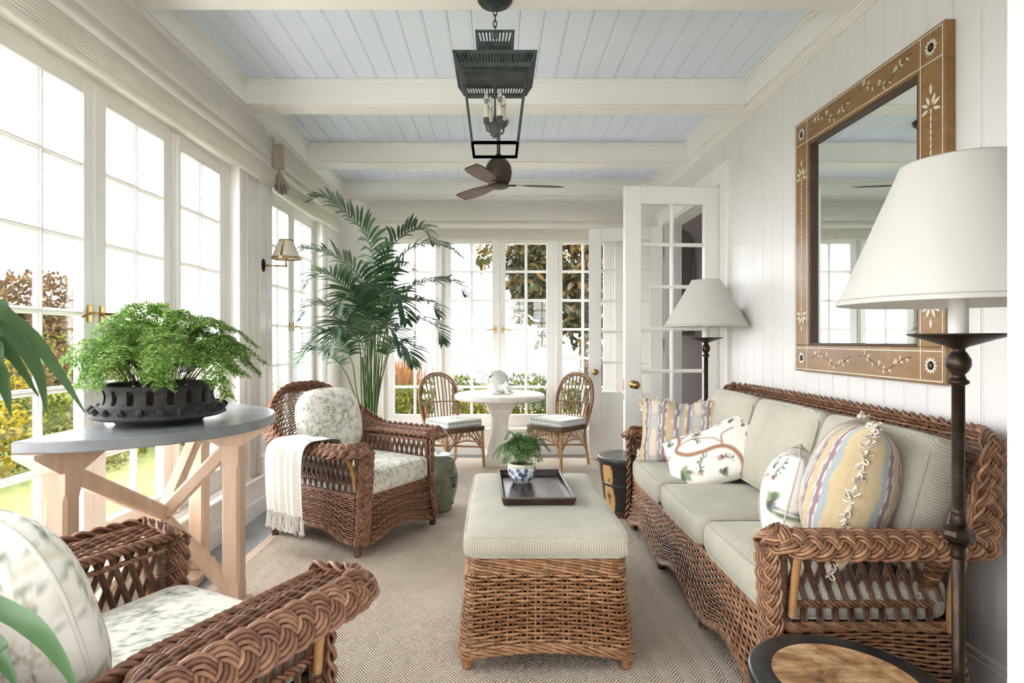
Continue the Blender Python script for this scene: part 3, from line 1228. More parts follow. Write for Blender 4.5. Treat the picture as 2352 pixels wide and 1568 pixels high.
# ================================================================== wicker seating
def upath(a, yf, yb, rc, n1=14, n2=16, n3=14):
    """plan line from the right arm's front, round the back, to the left arm's front"""
    s = np.linspace(0, 1, n1, endpoint=False)
    p = [np.stack([np.full(n1, a), yf + (yb + rc - yf) * s], -1)]
    th = np.linspace(0, PI / 2, n2, endpoint=False)
    p.append(np.stack([a - rc + rc * np.cos(th), yb + rc - rc * np.sin(th)], -1))
    s = np.linspace(0, 1, n3)
    p.append(np.stack([(a - rc) * (1 - 2 * s), np.full(n3, yb)], -1))
    th = np.linspace(0, PI / 2, n2 + 1)[1:]
    p.append(np.stack([-(a - rc) - rc * np.sin(th), yb + rc - rc * np.cos(th)], -1))
    s = np.linspace(0, 1, n1 + 1)[1:]
    p.append(np.stack([np.full(n1, -a), yb + rc + (yf - yb - rc) * s], -1))
    return np.concatenate(p)


def wicker_seat(root, a, aw, yf, yb, rc, bo, z_arm, z_back, legs, mat='wicker', n3=14, rows=12, y0=0.14, apron_rows=20, base_top=0.345, arch_h=0.055, kb=-0.02, arc=None):
    z_rail = 0.405
    inn = upath(a, yf, yb, rc, n3=n3)
    out = upath(a + aw, yf, yb - bo, rc + 0.10, n3=n3)
    m = len(inn)
    y1 = yb - bo * 0.55
    w = sstep(y0 - out[:, 1], 0, y0 - y1)
    if arc is not None:
        dd = np.concatenate([[0], np.cumsum(np.linalg.norm(np.diff(out, axis=0), axis=1))]) / np.linalg.norm(np.diff(out, axis=0), axis=1).sum()
        w = sstep(1 - np.abs(2 * dd - 1), arc[0], arc[1])
    zr = z_arm + (z_back - z_arm) * w
    rim = np.column_stack([out, zr])
    # lower edge of the top band: the arm's inner edge, or part-way down the back
    k = sstep(kb - inn[:, 1], 0, 0.16)
    foot = np.column_stack([inn, np.full(m, z_rail)])
    armin = np.column_stack([inn, np.full(m, z_arm - 0.012)])
    frac = 0.62 * k[:, None]
    mid = np.where(k[:, None] > 0, (1 - k[:, None]) * armin + k[:, None] * (foot + (rim - foot) * 0.56), armin)
    d = np.concatenate([[0], np.cumsum(np.linalg.norm(np.diff((rim[:, :2] + inn) / 2, axis=0), axis=1))])
    u_of = d / d[-1]

    def interp(A):
        return lambda U: np.stack([np.interp(U, u_of, A[:, c]) for c in range(3)], -1)
    fr_, fm_ = interp(rim), interp(mid)

    def S_top(U, V):
        A, B = fm_(U), fr_(U)
        P = A + (B - A) * V[..., None]
        P[..., 2] += 0.018 * np.sin(PI * V)
        return P
    nst = int(d[-1] / 0.036)
    mb = MB()
    weave(mb, S_top, rows, nst, 0.0053, 0.0042, 1.0, 4, 0.0034)
    mb.build('arm_and_back_weave', mat, root, stuff=True)
    # lower back
    j0 = np.argmax(k > 0.55)
    u0, u1 = u_of[j0], u_of[m - 1 - j0]
    ft_ = interp(foot)

    def S_low(U, V):
        UU = u0 + (u1 - u0) * U
        A, B = ft_(UU), fm_(UU)
        return A + (B - A) * V[..., None]
    mb = MB()
    weave(mb, S_low, 17, int((u1 - u0) * d[-1] / 0.036), 0.0054, 0.0042, 1.0, 4, 0.0034)
    mb.build('lower_back_weave', mat, root, stuff=True)
    # plaited rim with returns across the arm fronts
    fr0 = np.array([(a - 0.02, yf + 0.006, z_arm - 0.006), (a + aw * 0.35, yf + 0.018, z_arm + 0.002), (a + aw * 0.80, yf + 0.006, z_arm + 0.003)])
    path = np.vstack([fr0, rim[2:-2], (fr0 * np.array((-1, 1, 1)))[::-1]])
    path = bez(path, 160)
    outward = np.column_stack([path[:, 0] * (0.9 if a < 0.5 else 0.4), path[:, 1] - 0.02 + 0 * path[:, 0], np.full(len(path), 0.0)])
    outward /= np.linalg.norm(outward, axis=1, keepdims=True) + 1e-9
    hint = outward * 0.75 + np.array((0, 0, 0.75))
    mb = MB()
    L = np.linalg.norm(np.diff(path, axis=0), axis=1).sum()
    n = int(L / 0.15 * 15)
    hs, _ = resample(np.column_stack([path, hint]), n)
    braid(mb, path, 0.062, 0.021, 0.0058, 0.15, hint=hs[:, 3:], canes=4, n=n)
    mb.build('plaited_rim', mat, root, stuff=True)
    # inner edge twist along the arms
    for s in (1, -1):
        mb = MB()
        twist(mb, np.array([(s * a, yf + 0.01, z_arm - 0.006), (s * a, kb, z_arm - 0.006), (s * a, kb - 0.10, z_arm - 0.02)]), 0.009, 0.0072, 0.07)
        twist(mb, np.array([(s * a, yf - 0.02, z_arm - 0.045), (s * a, kb - 0.12, z_arm - 0.045)]), 0.005, 0.0048, 0.05)
        # middle rail
        twist(mb, np.array([(s * (a + 0.012), yf - 0.02, z_rail), (s * (a + 0.012), yb + rc * 0.5, z_rail)]), 0.008, 0.0062, 0.06)
        mb.build('side_rail', mat, root)
    # lattice and sticks
    mb = MB()
    for s in (1, -1):
        ys = np.arange(yf - 0.03, kb - 0.14, -0.043)
        z0, z1 = z_rail + 0.01, z_arm - 0.016
        for y in ys:
            for dirn in (1, -1):
                ya, yb_ = y - dirn * 0.034, y + dirn * 0.034
                for c in (-1, 0, 1):
                    o = c * 0.0068
                    P = bez([(s * (a + 0.010 + dirn * 0.005), ya + o, z0), (s * (a + 0.006 + dirn * 0.004), y + o, (z0 + z1) / 2), (s * (a + 0.002 + dirn * 0.005), yb_ + o, z1)], 5)
                    mb.tubes(P, 0.0034, ns=5, hint=(1, 0, 0))
        for y in np.arange(yf - 0.05, yb + 0.05, -0.05):
            for o in (-0.0075, 0.0, 0.0075):
                mb.tubes(np.array([(s * (a + 0.018), y + o, base_top - 0.01), (s * (a + 0.012), y + o, z_rail)]), 0.0037, ns=5, hint=(1, 0, 0))
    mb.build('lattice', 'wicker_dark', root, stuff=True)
    # woven apron with arched lower edge
    bx, bf, bb = a + 0.028, yf - 0.005, yb - 0.03
    loop = rrect(bx, (bf - bb) / 2, 0.05, 5) + np.array((0, (bf + bb) / 2))
    loop = densify(loop, True, 0.02)
    loopc = np.vstack([loop, loop[:1]])
    dl = np.concatenate([[0], np.cumsum(np.linalg.norm(np.diff(loopc, axis=0), axis=1))])
    ul = dl / dl[-1]
    ctr = np.array((0, (bf + bb) / 2))

    def legdist(x, y):
        return np.min([np.hypot(x - lx, y - ly) for lx, ly in legs], axis=0)

    def S_apron(U, V):
        x, y = np.interp(U, ul, loopc[:, 0]), np.interp(U, ul, loopc[:, 1])
        zb = 0.075 + arch_h * sstep(legdist(x, y), 0.07, 0.30)
        z = zb + (base_top - zb) * V
        fl = 0.030 * (1 - V) ** 2
        dx = x / bx
        dy = (y - ctr[1]) / ((bf - bb) / 2)
        e = 6.0
        nx, ny = np.sign(dx) * np.abs(dx) ** e, np.sign(dy) * np.abs(dy) ** e
        return np.stack([x + nx * fl, y + ny * fl, z], -1)
    nst = int(dl[-1] / 0.036)
    nst += nst % 2
    mb = MB()
    weave(mb, S_apron, apron_rows, nst, 0.0054, 0.0042, -1.0, 4, 0.0034)
    Uq = np.linspace(0, 1, 200)
    for vv, q in ((0.0, 0.008), (0.035, 0.007), (1.0, 0.008), (0.96, 0.006)):
        twist(mb, S_apron(Uq, np.full(200, vv)), q * 0.7, 0.0058, 0.07)
    mb.build('woven_apron', mat, root, stuff=True)
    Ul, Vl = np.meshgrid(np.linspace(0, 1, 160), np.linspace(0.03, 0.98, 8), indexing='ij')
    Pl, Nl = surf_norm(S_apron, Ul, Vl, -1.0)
    MB().grid(Pl + Nl * 0.0125 * LSGN).build('apron_shadow_sheet', 'weave_shadow', root)  # dark sheet put in for the shade inside the apron
    # plaited corner posts, wrapped uprights, props, legs
    for s in (1, -1):
        mb = MB()
        braid(mb, bez([(s * (a + 0.058), yf + 0.018, 0.08), (s * (a + 0.034), yf + 0.012, 0.20), (s * (a + 0.016), yf + 0.012, 0.40), (s * (a + 0.010), yf + 0.018, z_arm - 0.05), (s * (a + 0.014), yf + 0.008, z_arm - 0.018)], 50), 0.052, 0.020, 0.0056, 0.14, hint=(s * 0.5, 0.86, 0), canes=4)
        mb.build('plaited_post', mat, root, stuff=True)
        mb = MB()
        zz = np.linspace(base_top, z_arm - 0.03, int((z_arm - base_top) / 0.0095) * 4)
        rr = 0.0165 + 0.0022 * np.sin(zz / 0.0095 * 2 * PI)
        mb.tubes(np.stack([np.full_like(zz, s * (a + 0.012)), np.full_like(zz, yf - 0.030), zz], -1), rr, ns=10, hint=(1, 0, 0))
        mb.build('wrapped_upright', 'wicker_dark', root)
        mb = MB()
        mb.tubes(bez([(s * (a + aw - 0.035), yf - 0.045, z_arm - 0.01), (s * (a + 0.055), yf - 0.05, 0.50), (s * (a + 0.034), yf - 0.05, z_rail - 0.03)], 8), 0.0125, ns=8, hint=(0, 1, 0))
        mb.build('cane_prop', 'rattan_cane', root)
        mb = MB()
        mb.tubes(bez([(s * (a + aw * 0.55), yb + 0.02, z_arm - 0.0), (s * (a + 0.045), yb + 0.03, 0.48), (s * (a + 0.034), yb + 0.03, base_top - 0.02)], 8), 0.019, ns=10, hint=(0, 1, 0))
        mb.build('back_cane', 'rattan_cane', root)
    for (lx, ly) in legs:
        mb = MB()
        zz = np.linspace(RZ, 0.105, 36)
        rr = 0.021 + 0.006 * (zz - RZ) / 0.09 + 0.0022 * np.sin(zz / 0.0105 * 2 * PI)
        cx, cy = lx * 1.0, ly
        mb.tubes(np.stack([np.full_like(zz, cx), np.full_like(zz, cy), zz], -1), rr, ns=12, hint=(1, 0, 0))
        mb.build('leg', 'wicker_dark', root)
    # seat deck under the cushions
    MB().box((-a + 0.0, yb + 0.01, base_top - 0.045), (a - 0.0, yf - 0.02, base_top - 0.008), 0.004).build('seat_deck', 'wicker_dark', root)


# ---- sofa
sofa = thing('wicker_sofa', 'long brown wicker sofa with plaited rim against the boarded wall', 'sofa', (1.235, 2.845, 0), PI / 2)
SA, SYF, SYB = 0.965, 0.355, -0.235
lg = [(sx, sy) for sy in (0.345, -0.25) for sx in (-0.965, -0.322, 0.322, 0.965)]
wicker_seat(sofa, SA, 0.130, SYF, SYB, 0.16, 0.165, 0.635, 0.935, lg, 'wicker', n3=60, rows=13, y0=-0.24, apron_rows=20)

# ---- armchairs
ch1 = thing('wicker_armchair', 'brown wicker armchair in the near left corner, seen from behind', 'armchair', (-0.925, 1.43, 0), -math.radians(27), 'wicker armchairs')
ch2 = thing('wicker_armchair', 'brown wicker armchair with a cream throw over its arm beside the palm', 'armchair', (-0.905, 3.805, 0), -math.radians(90 + 31.5), 'wicker armchairs')
CA, CYF, CYB = 0.295, 0.350, -0.375
clg = [(sx * 0.345, sy) for sx in (-1, 1) for sy in (0.335, -0.385)]
wicker_seat(ch2, CA, 0.175, CYF, CYB, 0.28, 0.18, 0.625, 0.925, clg, 'wicker_red', n3=10, rows=17, kb=-0.14, arc=(0.40, 0.95))


def copy_parts(src, dst, skip=()):
    for c in list(src.children):
        if c.name.split('.')[0] in skip:
            continue
        o = c.copy()
        COL.objects.link(o)
        o.parent = dst
        for g in list(c.children):
            h = g.copy()
            COL.objects.link(h)
            h.parent = o


wicker_seat(ch1, 0.318, 0.185, CYF, CYB, 0.16, 0.16, 0.625, 0.82, clg, 'wicker_red', n3=12, rows=17, kb=-0.14, arc=(0.56, 1.0))

# ---- cushions on the sofa
def box_cushion(name, label, cat, hx, hy, hz, r, crown, loc, rot, group, mat='sage_fabric', pipe='sage_piping', col=None, n=16, bulge=0.01, pipe_r=0.0045):
    c = thing(name, label, cat, loc, rot=rot, group=group)
    mb = MB()
    shp = rbox(mb, hx, hy, hz, r, crown, bulge, n=n, nz=7, col=col)
    mb.build('cover', mat, c)
    pb_ = MB()
    for s in (-1, 1):
        o = densify(rrect(hx - r * 0.25, hy - r * 0.25, r * 1.6, 5), True, 0.025)
        P = np.column_stack([o, np.full(len(o), s * (hz - r * 0.22))])
        P[:, :2] *= 1.0
        fx, fy = P[:, 0] / hx, P[:, 1] / hy
        P[:, 0] += fx * np.abs(fx) ** 3 * bulge * (1 - fy ** 2) * 0.6
        P[:, 1] += fy * np.abs(fy) ** 3 * bulge * (1 - fx ** 2) * 0.6
        pb_.tubes(P, pipe_r, ns=6, closed=True)
    pb_.build('piping', pipe, c)
    return c


for i, (yc, lab) in enumerate(((2.165, 'sage green seat cushion at the near end of the wicker sofa'), (2.815, 'middle sage green seat cushion of the wicker sofa'), (3.475, 'sage green seat cushion at the far end of the wicker sofa'))):
    box_cushion('seat_cushion', lab, 'cushion', 0.290, 0.316, 0.066, 0.035, 0.022, (1.165, yc + .025, 0.345 + 0.066), (0, 0, 0), 'sofa seat cushions', bulge=0.006)
for i, (yc, lab) in enumerate(((2.165, 'sage green back cushion at the near end of the wicker sofa'), (2.815, 'middle sage green back cushion of the wicker sofa'), (3.465, 'sage green back cushion at the far end of the wicker sofa'))):
    box_cushion('back_cushion', lab, 'cushion', 0.225, 0.314, 0.068, 0.04, 0.045, (1.405, yc + 0.025, 0.485 + 0.225), (0, math.radians(-74), 0), 'sofa back cushions', bulge=0.005)

# ---- ottoman
ott = thing('wicker_ottoman', 'woven wicker ottoman with a pale sage cushion in the middle of the rug', 'ottoman', (0.185, 2.715, 0))
OX, OY = 0.300, 0.505


def S_ott(U, V):
    o = OTT_LOOP
    x, y = np.interp(U, OTT_U, o[:, 0]), np.interp(U, OTT_U, o[:, 1])
    fl = 1.0 + 0.10 * (1 - V) ** 1.5
    zb = 0.055 + 0.035 * np.clip(1 - (np.abs(np.where(np.abs(x) / OX > np.abs(y) / OY, y / OY, x / OX))) ** 2, 0, 1)
    z = zb + (0.418 - zb) * V
    gx = x + np.sign(x) * (fl - 1) * OX * np.minimum(1, np.abs(x) / OX) ** 1
    gy = y + np.sign(y) * (fl - 1) * OX * np.minimum(1, np.abs(y) / OY) ** 1
    return np.stack([gx, gy, z], -1)


_l = densify(rrect(OX, OY, 0.045, 5), True, 0.015)
OTT_LOOP = np.vstack([_l, _l[:1]])
_d = np.concatenate([[0], np.cumsum(np.linalg.norm(np.diff(OTT_LOOP, axis=0), axis=1))])
OTT_U = _d / _d[-1]
nst = 64
mb = MB()
weave(mb, S_ott, 20, nst, 0.0056, 0.0062, -1.0, 5, 0.0042, ns=6, v0=0.05, v1=0.84, double=True)
Uq = np.linspace(0, 1, 300)
for vv in (0.86, 0.895, 0.93, 0.965, 0.995):
    twist(mb, S_ott(Uq, np.full(300, vv)), 0.0045, 0.0058, 0.14, k=2)
for vv in (0.0, 0.035):
    twist(mb, S_ott(Uq, np.full(300, vv)), 0.006, 0.0062, 0.15, k=3)
mb.build('woven_body', 'wicker_honey', ott, stuff=True)
for sx in (-1, 1):
    for sy in (-1, 1):
        MB().lathe([(0.0, RZ), (0.019, RZ), (0.021, 0.02), (0.020, 0.04), (0.024, 0.052), (0.024, 0.09), (0, 0.09)], 14, (sx * 0.300, sy * 0.505, 0)).build('foot', 'wicker_honey', ott)
MB().box((-0.28, -0.485, 0.10), (0.28, 0.485, 0.41), 0.01).build('shadow_core', 'weave_shadow', ott)  # solid core, coloured dark for the shade between the canes
mb = MB()
rbox(mb, 0.316, 0.525, 0.045, 0.026, 0.020, 0.006, n=18, nz=6, c=(0, 0, 0.424 + 0.045))
oc = mb.build('ottoman_cushion', 'sage_fabric', ott)
pb_ = MB()
for s in (-1, 1):
    o = densify(rrect(0.311, 0.520, 0.05, 6), True, 0.02)
    pb_.tubes(np.column_stack([o, np.full(len(o), 0.469 + s * 0.038)]), 0.0042, ns=6, closed=True)
pb_.build('piping', 'sage_piping', oc)
# ================================================================== cushions and throw on the armchairs
def toile(seed, W, H, dens=95):
    """grey-green floral print on off-white cotton"""
    r = random.Random(seed)
    p = Print((236, 234, 224))
    greens = [(150, 162, 138), (120, 132, 108), (176, 182, 162), (140, 146, 130), (104, 116, 94)]
    beige = [(206, 196, 168), (196, 184, 152), (214, 206, 182)]
    n = int(dens * W * H / 0.3)
    for _ in range(n):
        cx, cy = r.uniform(-W / 2, W / 2), r.uniform(-H / 2, H / 2)
        kind = r.random()
        if kind < 0.30:   # blossom
            c = r.choice(beige + greens[2:3])
            for k in range(9):
                a, d = r.uniform(0, 6.28), r.uniform(0.004, 0.026)
                p.ell(cx + d * math.cos(a), cy + d * math.sin(a), r.uniform(.006, .014), r.uniform(.003, .007), a + 1.4, c if r.random() < .7 else r.choice(greens), r.uniform(.35, .8), .6)
            p.ell(cx, cy, .008, .007, 0, r.choice(greens), .6, .7)
        elif kind < 0.75:  # leaf spray
            a0 = r.uniform(0, 6.28)
            g = r.choice(greens)
            pts = [(cx + t * .02 * math.cos(a0 + .3 * t), cy + t * .02 * math.sin(a0 + .3 * t)) for t in range(4)]
            p.line(pts, 0.003, g, .7)
            for (x, y) in pts:
                for sgn in (-1, 1):
                    a = a0 + sgn * .8
                    p.ell(x + .011 * math.cos(a), y + .011 * math.sin(a), .012, .0042, a, r.choice(greens), r.uniform(.4, .9), .5)
        else:
            p.ell(cx, cy, r.uniform(.015, .03), r.uniform(.008, .016), r.uniform(0, 3), r.choice(beige + greens[2:3]), .3, .9)
    return p


def wrinkle(P, seed, amp):
    r = np.random.default_rng(seed)
    z = 0
    for _ in range(7):
        k = r.normal(0, 9, 3)
        z = z + np.sin(P @ k + r.uniform(0, 6.28))
    return amp * z / 3


def dome_cushion(name, label, hx, hy, t, loc, rot, group, pr, p=3.2, seed=0, mat='printed_cotton', pipe='printed_cotton', piping_col=(226, 224, 212)):
    """plump cushion with a rounded outline, welted edge; local z = thickness"""
    c = thing(name, label, 'cushion', loc, rot=rot, group=group)
    mb = MB()
    nr, nt = 44, 110
    rho = np.linspace(0, 1, nr) ** 0.75
    th = np.linspace(0, 2 * PI, nt, endpoint=False)
    ce, se = np.cos(th), np.sin(th)
    R = (np.abs(ce) ** p + np.abs(se) ** p) ** (-1 / p)
    for s in (1, -1):
        X = rho[:, None] * (R * ce)[None] * hx
        Y = rho[:, None] * (R * se)[None] * hy
        Z = s * t * np.clip(1 - rho[:, None] ** 3.2, 0, 1) ** 0.5 * (1 + 0 * th[None])
        P = np.stack([X, Y, Z], -1)
        P[..., 2] += wrinkle(P, seed, 0.0022) * (rho[:, None] > .2)
        mb.grid(P, wv=True, flip=(s < 0), col=pr(X, Y))
    mb.build('cover', mat, c)
    pb_ = MB()
    P = np.column_stack([R * ce * hx, R * se * hy, 0 * th])
    pb_.tubes(P, 0.005, ns=6, closed=True)
    pb_.UC[-1][:] = lin(piping_col)
    pb_.has_col = True
    pb_.build('welt', pipe, c)
    return c


def seat_print_cushion(label, ch, seed):
    pr = toile(seed, 0.9, 0.9, 170)
    M = ch.matrix_world
    c = thing('seat_cushion', label, 'cushion', ch.location + Vector((0, 0, 0)), rot=tuple(ch.rotation_euler), group='armchair seat cushions')
    mb = MB()

    def colf(P):
        x, y, z = P[..., 0], P[..., 1], P[..., 2]
        return pr(x + 0.35 * np.where(np.abs(z) < 0.052, z, 0.052 * np.sign(z)) * 0, y + (z - 0.06))
    rbox(mb, 0.288, 0.320, 0.068, 0.032, 0.022, 0.006, n=86, nz=16, col=colf, c=(0, 0.035, 0.340 + 0.068))
    mb.build('cover', 'printed_cotton', c)
    pb_ = MB()
    for s in (-1, 1):
        o = densify(rrect(0.284, 0.316, 0.05, 5), True, 0.025)
        pb_.tubes(np.column_stack([o[:, 0], o[:, 1] + 0.035, np.full(len(o), 0.408 + s * 0.060)]), 0.0042, ns=6, closed=True)
    pb_.UC = [np.broadcast_to(np.array(lin((222, 220, 208))), u.shape).copy() for u in pb_.UC]
    pb_.has_col = True
    pb_.build('welt', 'printed_cotton', c)
    return c


bpy.context.view_layer.update()
seat_print_cushion('floral seat cushion on the near left wicker armchair', ch1, 3)
seat_print_cushion('floral seat cushion on the wicker armchair with the throw', ch2, 5)


def in_chair(ch, p):
    c, s = math.cos(ch.rotation_euler.z), math.sin(ch.rotation_euler.z)
    return (ch.location.x + c * p[0] - s * p[1], ch.location.y + s * p[0] + c * p[1], p[2])


def rot_lean(ch, lean):
    """cushion plane upright (local z = thickness, faces the chair's front), leaning back"""
    Rz = Matrix.Rotation(ch.rotation_euler.z, 3, 'Z')
    Rx = Matrix.Rotation(PI / 2 + lean, 3, 'X')
    flip = Matrix.Rotation(PI, 3, 'Y')
    return (Rz @ Rx @ flip).to_euler()


dome_cushion('back_cushion', 'rounded floral back cushion on the near left wicker armchair', 0.275, 0.225, 0.095, in_chair(ch1, (0, -0.235, 0.690)), rot_lean(ch1, 0.28), 'armchair back cushions', toile(8, .62, .62, 240), seed=2)
dome_cushion('back_cushion', 'rounded floral back cushion on the wicker armchair with the throw', 0.270, 0.225, 0.085, in_chair(ch2, (0, -0.265, 0.700)), rot_lean(ch2, 0.22), 'armchair back cushions', toile(9, .62, .62, 240), seed=3)

# ---- throw over the near arm of the second chair (its right arm)
thr = thing('throw_blanket', 'cream fringed wool throw hanging over the wicker chair arm', 'throw', ch2.location, rot=tuple(ch2.rotation_euler))
a0 = CA
prof = [(a0 - 0.055, 0.50), (a0 - 0.050, 0.57), (a0 - 0.035, 0.625), (a0 - 0.005, 0.652), (a0 + 0.06, 0.662), (a0 + 0.13, 0.664), (a0 + 0.20, 0.665), (a0 + 0.245, 0.645), (a0 + 0.262, 0.60), (a0 + 0.262, 0.50), (a0 + 0.255, 0.36), (a0 + 0.245, 0.24)]
pr3 = bez([(x, 0, z) for x, z in prof], 60)
ny = 40
ysp = np.linspace(-0.175, 0.120, ny)
P = np.zeros((60, ny, 3))
for j, y in enumerate(ysp):
    f = np.linspace(0, 1, 60)
    hang = sstep(f, 0.55, 0.8)
    P[:, j, 0] = pr3[:, 0] + hang * (0.010 * math.sin(y * 55) + 0.006 * math.sin(y * 120 + 1)) + 0.002 * np.sin(y * 90 + f * 9)
    P[:, j, 1] = y * (1 + 0.10 * hang) + 0.012 * np.sin(f * 5) * hang - 0.01 * hang
    P[:, j, 2] = pr3[:, 2] + 0.004 * np.sin(y * 40 + f * 6) * (1 - hang) - 0.03 * hang * (y + .17) * f
mbt = MB().grid(P)
Pn = P.copy()
Pn[..., 0] -= 0.004
Pn[..., 2] -= 0.006
mbt.grid(Pn, flip=True)
mbt.build('throw_cloth', 'throw_wool', thr)
fr_ = MB()
end = P[-1]
for j in range(150):
    t_ = j / 149 * (ny - 1)
    i0 = min(int(t_), ny - 2)
    b = end[i0] + (end[i0 + 1] - end[i0]) * (t_ - i0)
    q = np.array([b + (0, 0, 0.01), b + (rng.normal(0, .004), rng.normal(0, .004), -0.045), b + (rng.normal(0, .008), rng.normal(0, .010), -0.085 + rng.normal(0, .008))])
    fr_.tubes(bez(q, 5), 0.0026, ns=4, hint=(1, 0, 0))
fr_.build('throw_fringe', 'throw_fringe', thr, stuff=True)

# ================================================================== scatter cushions on the sofa
def pillow_mesh(mb, w, h, t, pr, nu=90, nv=70, dent=0.0, seed=0, wr=0.003):
    def ax(n):
        s = np.linspace(-1, 1, n)
        return np.sign(s) * (1 - (1 - np.abs(s)) ** 1.5)
    U, V = np.meshgrid(ax(nu), ax(nv), indexing='ij')
    for s in (1, -1):
        X = w / 2 * U * (1 - 0.06 * (1 - V ** 2) * U ** 2)
        Y = h / 2 * V * (1 - 0.06 * (1 - U ** 2) * V ** 2)
        Z = s * t * ((1 - U ** 2) * (1 - V ** 2)) ** 0.42
        if dent:
            d = dent * np.exp(-(U / 0.30) ** 2) * sstep(V, 0.1, 1.0)
            Y = Y - d * h
            Z = Z * (1 - 0.5 * np.exp(-(U / 0.25) ** 2) * sstep(V, 0.0, 0.9))
        P = np.stack([X, Y, Z], -1)
        P[..., 2] += wrinkle(P * 1.5, seed, wr) * (1 - U ** 4) * (1 - V ** 4)
        mb.grid(P, flip=(s < 0), col=pr(w / 2 * U, h / 2 * V))
    edge = []
    for u in ax(nu):
        edge.append((u, -1))
    for v in ax(nv)[1:]:
        edge.append((1, v))
    for u in ax(nu)[::-1][1:]:
        edge.append((u, 1))
    for v in ax(nv)[::-1][1:-1]:
        edge.append((-1, v))
    E = np.array(edge)
    X = w / 2 * E[:, 0] * (1 - 0.06 * (1 - E[:, 1] ** 2))
    Y = h / 2 * E[:, 1] * (1 - 0.06 * (1 - E[:, 0] ** 2))
    if dent:
        Y = Y - dent * np.exp(-(E[:, 0] / 0.30) ** 2) * sstep(E[:, 1], 0.1, 1.0) * h
    return np.column_stack([X, Y, 0 * X])


def stripe_print(w):
    cream, plum, blue, gold, line = (226, 211, 188), (160, 132, 136), (172, 181, 182), (206, 187, 150), (234, 228, 216)
    seq = [(gold, .05), (line, .006), (plum, .032), (line, .006), (blue, .03), (cream, .075), (blue, .02), (line, .006), (plum, .016), (line, .005), (blue, .012), (line, .005), (plum, .03), (line, .006), (gold, .075), (line, .005), (blue, .012), (line, .005), (plum, .034), (line, .006), (blue, .036), (gold, .04)]
    seq = seq + seq[1:]
    tot = sum(b for _, b in seq)
    edges = np.cumsum([0] + [b for _, b in seq]) / tot * w - w / 2
    cols = np.array([lin(c) for c, _ in seq])

    def f(x, y):
        x2 = np.asarray(x) + 0.003 * np.sin(np.asarray(y) * 40)
        i = np.clip(np.searchsorted(edges, x2) - 1, 0, len(cols) - 1)
        C = cols[i].copy()
        # ikat flecks: cream lozenges bleeding into the blue bands
        z = np.sin(np.asarray(y) * 13 + 1) + 0.3 * np.sin(np.asarray(y) * 31)
        m = ((i % 21 == 5) | (i % 21 == 6) | (i % 21 == 4)) & (np.abs(z) > 0.75)
        C[m] = C[m] * .45 + np.array(lin((176, 184, 184))) * .55
        th = 0.94 + 0.06 * np.sin(np.asarray(x) * 2200) * np.sin(np.asarray(y) * 1900)
        return C * th[..., None]
    return f


def fringe(c, pts, closed=False, n=90, size=0.017):
    fb_ = MB()
    P, L = resample(pts, n)
    for p in P:
        for k in range(2):
            d = rng.normal(0, 1, 3)
            d /= np.linalg.norm(d)
            e = np.cross(d, (0.3, 0.5, 0.8))
            e /= np.linalg.norm(e)
            a = np.linspace(0, 2 * PI, 7)
            q = p + d * size * 0.7 + size * 0.75 * (np.cos(a)[:, None] * d + 0.55 * np.sin(a)[:, None] * e)
            fb_.tubes(q, 0.0036, ns=4)
    return fb_.build('fringe', 'cream_fringe', c, stuff=True)


